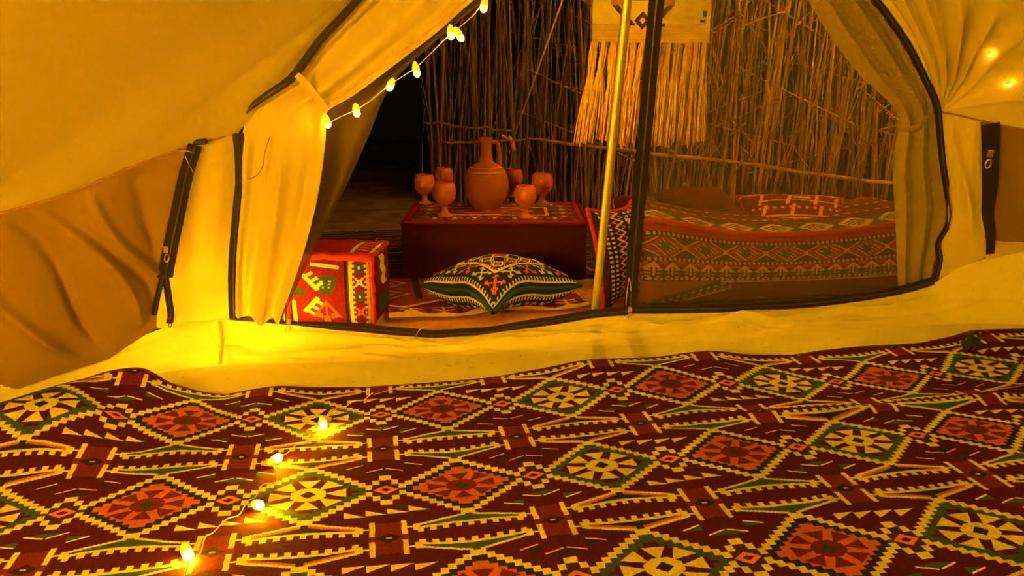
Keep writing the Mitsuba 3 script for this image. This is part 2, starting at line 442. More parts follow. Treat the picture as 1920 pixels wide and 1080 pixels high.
def outdoor_kilim_fn(p, n, uv):
    u, v = uv.x, uv.y                       # metres; v = 0 at the near edge
    col = C3(.17, .028, .024)

    def lay(mask, c):
        nonlocal col
        col = dr.select(mask, C3(*c), col)
    c = (.62, .44, .26)
    x = frac(u / 0.135) - 0.5; ax = dr.abs(x)
    lay(v < 0.035 + 0.035 * dr.maximum(0, 1 - ax * 3.2), c)
    lay((ax < 0.04) & (v < 0.15), c)
    for h in (0.085, 0.125): lay((dr.abs(v - h - ax * 0.05) < 0.007) & (ax < 0.36), c)
    lay((v > .04) & (v < 0.12) & (ax > 0.42), (.06, .02, .03))
    y = v - 0.2
    lay((v > 0.16) & (v < 0.27) & (dr.abs(dr.abs(frac(u / 0.30) - 0.5) * 0.16 - (v - 0.175)) < 0.012), c)
    lay((v > 0.19) & (v < 0.35), (.13, .02, .022)) if False else None
    q = frac(u / 0.26) - 0.5; r = frac((v - 0.28) / 0.2) - 0.5
    far = v > 0.29
    e = dr.abs(q) + dr.abs(r)
    lay(far & (e > 0.3) & (e < 0.36), (.42, .3, .2)); lay(far & (e < 0.12), (.3, .16, .1)); lay(far & (dr.abs(q) > 0.44), (.03, .02, .025))
    return weave(p, u, v, col)


def dark_kilim_fn(p, n, uv):
    u, v = uv.x, uv.y
    col = C3(.055, .018, .02)

    def lay(mask, c):
        nonlocal col
        col = dr.select(mask, C3(*c), col)
    c = (.22, .15, .09)
    q = frac(u / 0.36) - 0.5; r = frac(v / 0.42) - 0.5
    lay((dr.abs(dr.abs(q) - 0.34) < 0.02) & (dr.abs(r) < 0.22), c); lay((dr.abs(dr.abs(r) - 0.22) < 0.025) & (dr.abs(q) < 0.34), c)
    lay((dr.abs(q) < 0.16) & (dr.abs(dr.abs(r) - 0.1) < 0.03), (.12, .07, .05))
    lay(dr.abs(dr.abs(r) - 0.44 + 0.1 * dr.abs(q)) < 0.02, c); lay(dr.abs(frac(v / 0.84) - 0.5) < 0.03, (.02, .03, .03))
    lay((dr.abs(q) > 0.46) & (frac(v * 12) < 0.5), (.1, .05, .04))
    return weave(p, u, v, col)


def cover_fn(p, n, uv):
    u, v = uv.x, uv.y                       # 0..1 on the table top
    col = C3(.19, .028, .024)

    def lay(mask, c):
        nonlocal col
        col = dr.select(mask, C3(*c), col)
    m = dr.minimum(dr.minimum(u, 1 - u) * 1.5, dr.minimum(v, 1 - v))
    e = dr.select(dr.minimum(u, 1 - u) * 1.5 < dr.minimum(v, 1 - v), v, u * 1.5)
    lay((m > 0.05) & (m < 0.3), (.10, .022, .03))
    q = frac(e * 6) - 0.5; r = (m - 0.17) / 0.12
    d = dr.abs(q) * 2 + dr.abs(r)
    lay((m > 0.05) & (m < 0.3) & (d < 0.95), (.30, .06, .03)); lay((m > 0.05) & (m < 0.3) & (d < 0.6), (.03, .05, .03)); lay((m > 0.05) & (m < 0.3) & (d < 0.32), (.6, .45, .28))
    lay((dr.abs(m - 0.31) < 0.015), (.5, .35, .2)); lay(m < 0.05, (.24, .022, .03))
    q = frac(u * 4) - 0.5; r = frac(v * 3) - 0.5
    lay((m > 0.34) & (dr.abs(dr.abs(q) + dr.abs(r) - 0.36) < 0.05), (.4, .14, .07))
    return weave(p, u * 0.9, v * 0.6, col)


def hanging_fn(p, n, uv):
    u, v = uv.x, uv.y                       # 0..1 across, metres from the lower hem up
    col = C3(.74, .66, .44)

    def lay(mask, c):
        nonlocal col
        col = dr.select(mask, C3(*c), col)
    lay(v < 0.075, (.60, .47, .27))
    lay((v < 0.075) & (frac(v / 0.012) < 0.3), (.52, .38, .22))
    x = (u - 0.415) * 0.5; ax = dr.abs(x); y = v - 0.12
    dk, br = (.035, .012, .012), (.42, .2, .06)
    ring = ax / 0.030 + dr.abs(y + 0.03) / 0.034
    lay((ring < 1.1) & (ring > 0.42), dk)
    lay((dr.abs(ax - 0.085 - (y - .0) * 0.9) < 0.014) & (y < 0.032) & (y > -0.05), dk)
    lay((ax > 0.05) & (ax < 0.13) & (y > 0.03) & (y < 0.05 - dr.abs(ax - 0.09) * 0.3 + 0.015), br)
    lay((dr.abs(ax - 0.07) < 0.022) & (dr.abs(y + 0.048) < 0.007), dk)
    lay((ax < 0.05) & (dr.abs(y - 0.06) < 0.012), br)
    lay((u > 0.91) & (u < 0.96) & (dr.abs(y + 0.03) < 0.006), dk); lay((u > 0.93) & (u < 0.965) & (dr.abs(y) < 0.012), dk)
    y2 = v - 0.36
    d2 = ax / 0.1 + dr.abs(y2) / 0.1
    lay((d2 < 1) & (d2 > 0.75), dk); lay((d2 < 0.55), br)
    lay((dr.abs(v - 0.52) < 0.01) | (dr.abs(v - 0.56) < 0.01), br)
    return col * (0.86 + 0.28 * noise(u * 240, v * 420)) * (0.9 + 0.2 * noise(u * 11, v * 14))


def mat(name, d): scene[name] = d; return name


def cloth(name, fn, bump=0.0006, rough=0.92):
    base = {'type': 'principled', 'base_color': mikit.proc(fn), 'roughness': rough, 'specular': 0.15}
    mat(name, {'type': 'twosided', 'b': base})


for nm, fn in (('kilim_wool', kilim_fn), ('pouf_wool', pouf_fn), ('green_pillow_wool', pillow_green_fn), ('stripe_pillow_wool', pillow_stripe_fn), ('mattress_wool', mattress_fn),
               ('line_pillow_wool', cushion_lines_fn), ('outdoor_kilim_wool', outdoor_kilim_fn), ('dark_kilim_wool', dark_kilim_fn), ('cover_wool', cover_fn), ('hanging_wool', hanging_fn)):
    cloth(nm, fn)


def canvas_fn(p, n, uv):
    w = 0.95 + 0.1 * noise(p.x * 900, p.y * 900, p.z * 900)
    return C3(.66, .60, .46) * (w * (0.95 + 0.1 * fbm(p.x * 3, p.y * 3, p.z * 3)))


def sheet_fn(p, n, uv):
    spots = mikit.smoothstep(0.93, 0.96, noise(p.x * 60 + 3, p.y * 60, p.z * 60))
    return C3(.84, .86, .60) * (0.9 + 0.2 * fbm(p.x * 4, p.y * 4, p.z * 4)) * (1 - 0.3 * spots)


mat('canvas', {'type': 'principledthin', 'base_color': mikit.proc(canvas_fn), 'roughness': 0.9, 'diff_trans': 0.6, 'spec_trans': 0.0, 'eta': 1.2})
mat('canvas_flap', {'type': 'principledthin', 'base_color': mikit.proc(canvas_fn), 'roughness': 0.9, 'diff_trans': 0.6, 'spec_trans': 0.0, 'eta': 1.2})
mat('olive_canvas', {'type': 'twosided', 'b': {'type': 'principled', 'base_color': rgb(.42, .37, .22), 'roughness': 0.95, 'specular': 0.1}})
mat('pvc', {'type': 'principledthin', 'base_color': mikit.proc(sheet_fn), 'roughness': 0.3, 'diff_trans': 0.4, 'spec_trans': 0.0, 'eta': 1.35})
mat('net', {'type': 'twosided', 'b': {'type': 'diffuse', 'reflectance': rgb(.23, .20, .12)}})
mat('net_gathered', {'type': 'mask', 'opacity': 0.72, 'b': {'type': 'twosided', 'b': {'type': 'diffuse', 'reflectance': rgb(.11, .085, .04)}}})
mat('net_window', {'type': 'twosided', 'b': {'type': 'diffuse', 'reflectance': rgb(.24, .165, .085)}})
mat('zip_tape', {'type': 'twosided', 'b': {'type': 'principled', 'base_color': rgb(.018, .015, .016), 'roughness': 0.6, 'specular': 0.3}})
mat('zip_coil', {'type': 'twosided', 'b': {'type': 'principled', 'base_color': rgb(.035, .03, .03), 'roughness': 0.28, 'specular': 0.7}})
mat('seam_tape', {'type': 'twosided', 'b': {'type': 'diffuse', 'reflectance': rgb(.30, .17, .10)}})
mat('zinc', {'type': 'twosided', 'b': {'type': 'principled', 'base_color': rgb(.75, .7, .6), 'metallic': 1.0, 'roughness': 0.35}})
mat('steel', {'type': 'twosided', 'b': {'type': 'principled', 'base_color': mikit.proc(lambda p, n, uv: C3(.78, .74, .66) * (0.85 + 0.3 * fbm(p.x * 40, p.y * 40, p.z * 7))), 'metallic': 0.8, 'roughness': 0.42}})
mat('clay', {'type': 'principled', 'base_color': mikit.proc(lambda p, n, uv: C3(.30, .085, .03) * (0.85 + 0.3 * fbm(p.x * 22, p.y * 22, p.z * 40))), 'roughness': 0.75, 'specular': 0.25})
mat('clay_foot', {'type': 'principled', 'base_color': rgb(.44, .15, .05), 'roughness': 0.8, 'specular': 0.2})
mat('clay_pale', {'type': 'principled', 'base_color': rgb(.62, .30, .14), 'roughness': 0.8, 'specular': 0.2})
mat('glaze', {'type': 'principled', 'base_color': mikit.proc(lambda p, n, uv: C3(.52, .135, .05) * (0.85 + 0.3 * fbm(p.x * 30, p.y * 30, p.z * 30))), 'roughness': 0.05, 'specular': 0.7, 'clearcoat': 1.0, 'clearcoat_gloss': 0.98})
mat('skirt_cloth', {'type': 'twosided', 'b': {'type': 'principled', 'base_color': mikit.proc(lambda p, n, uv: C3(.052, .010, .016) * (0.8 + 0.4 * fbm(p.x * 12, p.y * 12, p.z * 3))), 'roughness': 0.9, 'specular': 0.1}})
mat('red_piping', {'type': 'principled', 'base_color': rgb(.40, .03, .02), 'roughness': 0.8, 'specular': 0.2})
mat('maroon_edge', {'type': 'principled', 'base_color': rgb(.17, .015, .022), 'roughness': 0.8, 'specular': 0.2})
mat('green_piping', {'type': 'principled', 'base_color': rgb(.018, .07, .03), 'roughness': 0.8, 'specular': 0.2})
mat('maroon_wool', {'type': 'twosided', 'b': {'type': 'principled', 'base_color': mikit.proc(lambda p, n, uv: C3(.10, .022, .02) * (0.6 + 0.8 * fbm(p.x * 25, p.y * 25, p.z * 25))), 'roughness': 0.9, 'specular': 0.1}})
mat('felt', {'type': 'twosided', 'b': {'type': 'diffuse', 'reflectance': mikit.proc(lambda p, n, uv: C3(.62, .32, .14) * (0.7 + 0.6 * fbm(p.x * 60, p.y * 60, p.z * 60)))}})
mat('soil', {'type': 'twosided', 'b': {'type': 'diffuse', 'reflectance': mikit.proc(lambda p, n, uv: C3(.32, .21, .11) * (0.4 + 1.2 * fbm(p.x * 9, p.y * 9, p.z * 9)))}})
mat('fringe_wool', {'type': 'twosided', 'b': {'type': 'diffuse', 'reflectance': mikit.proc(lambda p, n, uv: C3(.68, .46, .22) * (0.6 + 0.8 * noise(p.x * 260, p.y * 260, p.z * 24)))}})
mat('cord', {'type': 'diffuse', 'reflectance': rgb(.55, .45, .32)})
mat('clear_wire', {'type': 'principled', 'base_color': rgb(.70, .55, .35), 'roughness': 0.3, 'specular': 0.5})
mat('bulb_cap', {'type': 'principled', 'base_color': rgb(.75, .65, .45), 'roughness': 0.3, 'specular': 0.5})
mat('tuft_wool', {'type': 'twosided', 'b': {'type': 'diffuse', 'reflectance': rgb(.05, .07, .035)}})
mat('wood', {'type': 'diffuse', 'reflectance': rgb(.3, .18, .09)})
for k, c in enumerate(((.34, .21, .10), (.27, .17, .08), (.42, .27, .13), (.20, .13, .07))):
    mat(f'reed_{k}', {'type': 'diffuse', 'reflectance': mikit.proc(lambda p, n, uv, c=c: C3(*c) * (0.45 + 1.1 * fbm(p.x * 45, p.y * 45, p.z * 6)))})

# ------------------------------------------------------------------ the tent: planes of the door and of the side walls
PD = Plane((0, 2.88, 0.1), (0, 1, 0.23))                                        # the sloping door
E1, E3 = PD.at(440, 245), PD.at(1766, 210)                                      # where the eaves meet the door
PL = plane3((-1.14, 2.46, 0.1), PD.at(440, 597), E1)                            # wall left of the door
PR = plane3(PD.at(1757, 522), E3, np.array([2.72, 2.76, 0.05]))                 # wall right of the door
APEX = np.array([0.85, 0.15, 2.75])
ARCH_L = [(440, 597), (438, 520), (446, 400), (452, 335), (449, 270), (440, 245), (470, 203), (510, 172), (545, 150), (572, 117), (600, 78), (640, 35), (672, 0), (760, -95), (850, -190)]
ARCH_R = [(1690, 545), (1752, 528), (1762, 490), (1758, 455), (1778, 420), (1774, 350), (1768, 310), (1762, 250), (1757, 200), (1735, 150), (1702, 85), (1668, 35), (1642, 0), (1560, -90), (1470, -190)]
SILL = [(440, 597), (480, 600), (540, 604), (660, 612), (760, 621), (830, 625), (900, 621), (980, 608), (1060, 596), (1120, 586), (1182, 581), (1300, 580), (1400, 577), (1500, 571), (1600, 560), (1690, 545), (1752, 527)]


def pix(plane, pts, off=0.0): return np.array([plane.at(x, y, off) for x, y in pts])


# ground outside
g = 61
xs, ys = np.meshgrid(np.linspace(-5, 9, g), np.linspace(2.7, 13, g), indexing='xy')
zs = -0.03 + 0.05 * nz(xs * 1.5, ys * 1.5) - 0.0
put('ground', grid_mesh(np.stack([xs, ys, zs], -1)), 'soil', smooth=True, label='dark bare soil outside the tent, behind the low table', cat='ground', kind='structure')

# groundsheet: floor and its turned-up edge
sill_px = [(-260, 870), (-120, 795), (0, 722), (90, 690), (200, 655), (330, 606), (430, 598)]
TOP = [(-1.9, 0.3, 0.12), (-1.75, 1.3, 0.12)] + [tuple(PL.at(x, y)) for x, y in sill_px[2:]] + [tuple(PD.at(x, y + 4, 0.0)) for x, y in SILL] + [tuple(PR.at(x, y)) for x, y in ((1800, 500), (1870, 478), (1930, 466))] + [(3.4, 2.0, 0.2), (3.65, 0.6, 0.15), (3.3, -1.2, .15), (1.9, -2.4, .15), (.2, -2.6, .15), (-1.5, -1.6, .12), (-1.9, 0.3, .12)]
TOP = poly(TOP, 420)
BASE = [(-1.86, 0.3), (-1.70, 1.25), (-1.119, 2.47), (-0.94, 2.72), (-0.53, 2.81), (-0.2, 2.76), (0.3, 2.72), (0.9, 2.74), (1.6, 2.74), (2.3, 2.77), (2.68, 2.70), (3.3, 1.95), (3.55, 0.6), (3.2, -1.15), (1.85, -2.3), (.2, -2.5), (-1.45, -1.55), (-1.86, 0.3)]
BASE = poly(BASE, 4000)
near = np.array([np.argmin(np.sum((BASE - t[:2]) ** 2, 1)) for t in TOP])
from scipy.ndimage import gaussian_filter1d
bb = gaussian_filter1d(BASE[near], 3, axis=0, mode='wrap')
B3 = np.c_[bb, np.zeros(len(bb))]
rows = []
for w in (0.0, 0.4, 0.7, 0.82, 0.9, 0.95, 0.98): rows.append(np.array([0.85, 0.1, 0.0]) * (1 - w) + B3 * w)
for w in np.linspace(0, 1, 41):
    q = B3 * (1 - w) + TOP * w
    q[:, 2] = TOP[:, 2] * w ** 1.35
    # PVC wrinkles
    amp = 0.055 * math.sin(math.pi * min(1, w * 1.02)) ** 0.8
    q[:, 2] += amp * nz(q[:, 0] * 4.2, w * 2.2, 0, 5) * 0.9 + amp * 0.35 * nz(q[:, 0] * 11 + 3 * w, w * 5, 0, 9)
    q[:, 2] -= amp * 0.5 * np.maximum(0, 0.10 - np.abs(nz(q[:, 0] * 3.1 + 1.5 * w, w * 2.6, 0, 15))) * 3
    q[:, 1] -= amp * 0.7 * nz(q[:, 0] * 5.5 + 2 * w, w * 2, 3, 11)
    if w > 0:                                      # long soft folds that run along the sill
        for w0, a0, ph, wd in ((.34, .10, .4, .075), (.66, .08, 2.1, .06)):
            c_ = w0 + a0 * np.sin(2.1 * q[:, 0] + ph) + .06 * np.sin(5.3 * q[:, 0] + 2 * ph)
            q[:, 2] += .022 * (0.6 + 0.4 * np.sin(3.1 * q[:, 0] + ph)) * np.exp(-((w - c_) / wd) ** 2) * min(1, 4 * (1 - w))
        q[:, 2] += .045 * np.exp(-((q[:, 0] - 1.42 - .25 * (w - .5)) / .10) ** 2) * math.sin(math.pi * w) * 1.0
    q[:, 2] = np.maximum(q[:, 2], 0.0)
    rows.append(q)
FLOOR = put('floor', grid_mesh(np.array(rows), True), 'pvc', smooth=True, label='cream groundsheet of the tent, turned up along the door sill', cat='groundsheet', kind='structure')
sd = [PL.at(413, 602, 0.012), PL.at(418, 640, 0.045), onz(413, 682, 0.03)]
put('seam', ribbon(poly(sd, 6), 0.012, 0.003, -FH), 'canvas', FLOOR)

# roof
eave_l_px = [(0, 400), (60, 384), (120, 365), (180, 341), (240, 315), (300, 292), (340, 277), (380, 265), (410, 258), (440, 245)]
eave_l = np.vstack([[(0.2, -2.6, .85), (-1.5, -1.6, 0.8), (-1.95, -.1, 0.75), (-1.78, 1.15, 0.62)], pix(PL, [(-110, 425)]), pix(PL, eave_l_px)])
EL = np.vstack([poly(eave_l[:5], 30), poly(eave_l[4:], 40)[1:]])
arch_l = pix(PD, [a for a in ARCH_L if a[1] <= 245])
ATOP = (PD.at(850, -190) + PD.at(1470, -190)) / 2 + np.array([0, -0.15, 0.35])
AL = np.vstack([poly(np.vstack([APEX + [-.05, -.1, -.05], APEX]), 4)[:-1], poly(np.vstack([APEX, ATOP]), 20), poly(np.vstack([ATOP, arch_l[::-1]]), 48)[1:]])
AL = poly(AL, len(EL)) if False else np.vstack([poly(AL[:23], 34), poly(AL[22:], len(EL) - 34 + 1)[1:]])
m_ = 36
P = loft(EL, AL, m_)                                 # rows along the eave, columns up to the ridge
t = np.linspace(0, 1, m_)
sag = 0.05 * np.sin(np.pi * t)[None, :, None] * np.array([0.0, -0.25, 0.6])
P = P - sag + (0.012 * nz(P[..., 0] * 2, P[..., 1] * 2, P[..., 2] * 2, 3))[..., None] * np.array([0, -.5, 1.0])
CE = put('ceiling', grid_mesh(P, True), 'canvas', smooth=True, label='warm lit canvas roof of the bell tent', cat='tent roof', kind='structure')
eave_r_px = [(1766, 210), (1790, 214), (1820, 221), (1850, 228), (1885, 236), (1925, 243)]
e1_ = PR.at(1925, 243) - E3; e1_ /= np.linalg.norm(e1_)
Qe = E3 + e1_ * 1.15 + np.array([0, 0, -.02])
eave_r = np.vstack([pix(PR, eave_r_px), [Qe]])
arch_r = np.vstack([[E3], pix(PD, [a for a in ARCH_R if a[1] <= 200]), [ATOP]])
NR, NC = 150, 300
r_ = np.linspace(0, 1, NR) ** 1.3
rs_ = lambda q: np.stack([np.interp(r_, np.linspace(0, 1, 2000), poly(q, 2000)[:, k]) for k in range(3)], 1)  # noqa: E731
P = loft(rs_(eave_r), rs_(arch_r), NC)                # a fan of rows around the corner
t_ = np.linspace(0, 1, NC)[None]
d3 = np.linalg.norm(P - E3, axis=-1)
env = np.clip(d3 / 0.16, 0, 1) * np.clip((1 - r_[:, None]) / .35, 0, 1) * np.clip(np.minimum(t_, 1 - t_) / .06, 0, 1)
wig = t_ + 0.010 * np.sin(d3 * 9 + t_ * 20)
fold = env * sum(a_ * np.exp(-((wig - c_) / w_) ** 2) for c_, w_, a_ in
       ((.28, .03, .008), (.37, .022, -.010), (.43, .016, .016), (.47, .012, -.020), (.50, .011, .022), (.53, .010, -.022), (.56, .011, .022), (.595, .011, -.018), (.635, .013, .018), (.68, .013, -.014), (.73, .015, .014), (.80, .02, -.008)))
nrm = np.array([-.12, -.78, -.6])
P = P + (fold * (1.1 + 1.6 * np.minimum(1, d3 / .5)))[..., None] * nrm
ROOF_R = P.reshape(-1, 3)
far_line = P[-1]
ec = poly(np.array([Qe, (3.55, 1.6, .76), (3.65, 0.6, .8), (3.3, -1.2, .8), (1.9, -2.4, .85), (.2, -2.6, .85)]), 40)
ac = np.vstack([poly([ATOP, APEX], 15), poly([APEX, APEX + [.05, -.1, -.05]], 26)[1:]])
B_ = loft(ec, ac, NC); B_[0] = far_line
put('canvas_panel', grid_mesh(B_[:, ::6]), 'canvas', CE, smooth=True)
put('canvas_panel', grid_mesh(P), 'canvas', CE, smooth=True, label='right roof panel with folds fanning from the corner')
put('eave_seam', tube(poly(eave_l[4:] + PL.n * 0.004, 60), 0.0045, 6), 'seam_tape', CE, label='dark stitched seam along the lower roof edge')
put('eave_seam', tube(poly(eave_r + PR.n * 0.004, 40), 0.004, 6), 'seam_tape', CE)


# side walls
def wall_patch(bot, top, left, right, plane, ny=40, nx=60, fold=None):
    """A patch on a wall plane, bounded in the view by four lines."""
    b, t_, l, r = (poly(pix(plane, q), k) for q, k in ((bot, nx), (top, nx), (left, ny), (right, ny)))
    P = coons(b, t_, l, r)
    if fold is not None: P = P + fold(*np.meshgrid(np.linspace(0, 1, nx), np.linspace(0, 1, ny)))[..., None] * plane.n
    return P


ZW = [(292, 614), (293, 596), (297, 545), (307, 490), (322, 420), (340, 350), (352, 305), (368, 271)]           # edge of the left window, going up
strip_l = wall_patch([(292, 612), (330, 620), (400, 614), (440, 612)], [(368, 268), (380, 265), (410, 258), (440, 245)], ZW, [a for a in ARCH_L if a[1] >= 245], PL, 50, 40,
                     lambda u, v: 0.014 * np.sin(np.pi * u) * np.sin(u * 9 + v * 2.5) * np.sin(np.pi * np.clip(v, .02, .98)))
WL = put('wall_left', grid_mesh(strip_l), 'canvas', smooth=True, label='bright canvas wall between the left window and the door', cat='tent wall', kind='structure')
back_l = poly([(-1.9, -.1), (-1.75, 1.2), tuple(PL.at(-110, 600)[:2])], 30)
back = np.array([(-1.75, 1.2), (-1.95, -.1), (-1.5, -1.6), (.2, -2.6), (1.9, -2.4), (3.3, -1.2), (3.65, .6), (3.4, 2.0)])
bot = poly(np.vstack([np.c_[back, np.full(8, .1)]]), 60); top = poly(np.vstack([np.c_[back, np.full(8, 0.0)]]), 60)
zt = np.interp(np.linspace(0, 1, 60), np.linspace(0, 1, 8), (.62, .75, .8, .85, .85, .8, .8, .75))
top = np.c_[top[:, :2], zt]
put('wall_back', grid_mesh(loft(bot, top, 6)), 'canvas', smooth=True, label='canvas wall of the tent behind the viewer', cat='tent wall', kind='structure')

wl_b = [(-110, 805), (0, 742), (90, 708), (200, 674), (292, 615)]


def fold_l(u, v):
    d = u * 1.0 + v * 0.62
    f = 0.0
    for c, w, a in ((0.60, 0.030, .022), (0.80, 0.022, -.016), (0.98, 0.026, .026), (1.05, 0.02, -.012), (1.16, 0.022, .026), (1.30, .03, -.015)):
        f = f + a * np.exp(-((d - c + 0.05 * np.sin(v * 5 + c * 9)) / w) ** 2)
    e = np.clip(np.minimum(np.minimum(u, 1 - u), 1 - v) / 0.08, 0, 1) * np.clip((v - .06) / .16, 0, 1)
    return (1.7 * f * (1.15 - v) + 0.01 * np.sin(u * 15 + v * 6)) * e + 0.004


net_l = wall_patch(wl_b, [(-110, 425), (0, 400), (120, 365), (240, 315), (368, 268)], [(-110, 805), (-110, 425)], ZW, PL, 80, 160, fold_l)
W1 = thing('window_1', 'brown insect net window in the left wall with a half open black zip', 'window', kind='structure')
put('net_panel', grid_mesh(net_l), 'net_window', W1, smooth=True, label='gathered brown net')
cov = wall_patch(wl_b, [(-110, 425), (0, 400), (120, 365), (240, 315), (368, 268)], [(-110, 805), (-110, 425)], ZW, PL, 12, 24) - PL.n * 0.05
put('outer_flap', grid_mesh(cov), 'canvas', W1, smooth=True)


def zipper(parent, pts, plane, width, off=0.004, label=None, coil=True):
    p = smooth_poly(pix(plane, pts, off), max(20, 4 * len(pts)))
    put('zipper_tape', ribbon(p, width, 0.003, plane.n), 'zip_tape', parent, label=label)
    if coil: put('zipper_coil', tube(p + plane.n * 0.004, 0.0035, 6), 'zip_coil', parent)


def zip_pull(parent, x, y, plane, size=1.0, off=0.009, m='zinc', tilt=0.0):
    c = plane.at(x, y, off); up = np.cross(plane.n, np.cross(UPZ, plane.n)); up /= np.linalg.norm(up); s = np.cross(up, plane.n)
    up, s = up * math.cos(tilt) + s * math.sin(tilt), s * math.cos(tilt) - up * math.sin(tilt)
    R = np.stack([s, plane.n, up], 1)
    slider = moved(box(0.014 * size, 0.008 * size, 0.022 * size, 0.003 * size), c, R=R)
    a = np.linspace(0, 2 * np.pi, 17); ring = np.c_[0.006 * np.cos(a), 0 * a + 0.004, 0.012 * np.sin(a) - 0.026] * size @ R.T + c
    body = put('zip_pull', join(slider, tube(ring, 0.002 * size, 6, False)), m, parent, label='metal zip slider with pull ring')
    return body


zl = [(366, 272), (348, 330), (333, 400), (318, 470), (309, 520)]
zipper(W1, zl, PL, np.r_[np.linspace(0.045, 0.05, 20)], 0.008, 'black zip beside the left window')
zipper(W1, [(306, 515), (296, 552), (289, 590)], PL, 0.018, 0.007)
zipper(W1, [(309, 515), (316, 560), (320, 590), (317, 606)], PL, 0.022, 0.007)
zip_pull(W1, 311, 468, PL, 1.1, 0.014)
zip_pull(W1, 318, 598, PL, .8, 0.012, 'zip_coil')
put('loose_thread', tube(smooth_poly(pix(PL, [(330, 283), (350, 283), (366, 288)], .012), 10), 0.0012, 5), 'cord', W1)
put('loose_thread', tube(smooth_poly(pix(PL, [(347, 292), (356, 312), (363, 324)], .012), 8), 0.001, 5), 'cord', W1)
put('zip_end', moved(box(.04, .03, .018, .006), PL.at(376, 266, .01)), 'zip_tape', W1)

# right wall and its window
ZR = [(1848, 482), (1845, 420), (1838, 340), (1836, 280), (1838, 226)]
arch_low = [(1760, 524)] + [(x, y) for x, y in ARCH_R if 200 < y < 520] + [(1766, 210)]
strip_r = wall_patch([(1757, 526), (1800, 503), (1848, 486)], [(1766, 210), (1790, 214), (1838, 226)], arch_low, ZR, PR, 50, 36,
                     lambda u, v: 0.03 * np.sin(np.pi * np.clip(u, 0, 1)) * np.exp(-((u - 0.95 + v * 0.75) / 0.14) ** 2) * np.sin(np.pi * np.clip(v, 0, 1)) + 0.012 * np.sin(u * 7 - v * 6) * np.sin(np.pi * u) * np.sin(np.pi * np.clip(v, 0, 1)))
put('wall_right', grid_mesh(strip_r), 'canvas', smooth=True, label='canvas wall between the door and the right window', cat='tent wall', kind='structure')
W2 = thing('window_2', 'insect net window in the right wall with a black zip', 'window', kind='structure')
pan = wall_patch([(1848, 452), (1880, 455), (1990, 460)], [(1838, 228), (1885, 238), (1990, 258)], [(1848, 452), (1842, 340), (1838, 228)], [(1990, 460), (1990, 258)], PR, 24, 24, lambda u, v: 0.012 * np.sin(u * 8 + v * 3) * np.sin(np.pi * v))
put('net_panel', grid_mesh(pan), 'net_window', W2, smooth=True)
low = wall_patch([(1848, 487), (1930, 470), (1990, 462)], [(1846, 448), (1880, 452), (1990, 456)], [(1848, 487), (1846, 448)], [(1990, 462), (1990, 456)], PR, 6, 20)
put('canvas_band', grid_mesh(low + PR.n * 0.003), 'canvas', W2, smooth=True)
far = loft(pix(PR, [(1990, 460), (1990, 250)]), np.array([[3.4, 2.0, .15], [3.4, 2.0, .76]]), 8)
put('outer_flap', grid_mesh(np.vstack([far])), 'canvas', W2, smooth=True)
put('outer_flap', grid_mesh(pan - PR.n * 0.06), 'canvas', W2, smooth=True)
zipper(W2, [(1857, 232), (1857, 290), (1856, 350), (1852, 400), (1857, 440), (1856, 476)], PR, np.interp(np.linspace(0, 1, 24), [0, .45, .8, 1], [.062, .055, .036, .03]), 0.012, 'black zip beside the right window', False)
zip_pull(W2, 1857, 288, PR, 1.5, 0.018)

# ------------------------------------------------------------------ the door: zips, nets and canvas flaps
DOOR = thing('door_1', 'arched tent door with black zips, half open onto the low table outside', 'tent door', kind='structure')


def hang(left, right, plane, n, off, fold, rows_=90):
    """A hanging cloth between two edge lines seen in the view, folded off the door plane."""
    L, R_ = smooth_poly(pix(plane, left), rows_), smooth_poly(pix(plane, right), rows_)
    P = loft(L, R_, n)
    u, v = np.meshgrid(np.linspace(0, 1, n), np.linspace(0, 1, rows_))
    return P + (off + fold(u, v))[..., None] * plane.n


fl_l = [(800, -140), (735, -70), (672, 0), (640, 35), (600, 78), (565, 122), (535, 155), (470, 203), (452, 270), (450, 360), (441, 480), (440, 588)]
fl_r = [(985, -90), (925, -42), (872, 0), (822, 44), (745, 103), (665, 163), (611, 203), (609, 262), (600, 335), (575, 440), (547, 525), (524, 588)]


def fold_flap(u, v):
    tie = np.exp(-((v - 0.55) / 0.05) ** 2)
    amp = 0.030 * (1 - 0.65 * tie) * np.clip(u * 6, 0, 1)
    ph = u * 2 * np.pi * 2.15 + 1.1 * np.sin(v * 3.0) + 0.8 * np.sin(u * 5 + v)
    f = np.sin(ph) + 0.32 * np.sin(2.3 * ph + 1.0 + 3 * v) * (0.5 + 0.5 * np.sin(v * 9 + u * 3))
    return amp * f + 0.03 * np.clip(u * 4, 0, 1) + 0.03 * u * (v > 0)


put('canvas_flap', grid_mesh(hang(fl_l, fl_r, PD, 110, 0.006, fold_flap, 120)), 'canvas_flap', DOOR, smooth=True, label='folded canvas flap tied back at the left')
sp = [(556, 140), (575, 158), (592, 180), (613, 206)]
put('tie_strap', ribbon(smooth_poly(pix(PD, sp, 0.085), 16), 0.02, 0.004, PD.n), 'canvas', DOOR)
put('hem', tube(smooth_poly(pix(PD, fl_r[2:], 0.066), 60), 0.003, 6), 'canvas', DOOR, label='rolled hem of the left flap')
put('toggle_cord', tube(smooth_poly(pix(PD, [(507, 255), (497, 285), (493, 310), (480, 330), (464, 336)], 0.075), 20), 0.0018, 5), 'seam_tape', DOOR)
nl_l = [(905, -40), (850, 15), (760, 90), (650, 175), (606, 225), (601, 330), (574, 430), (546, 520), (518, 597)]
nl_r = [(960, -30), (895, 15), (790, 104), (733, 163), (690, 262), (655, 340), (607, 438), (567, 520), (530, 600)]
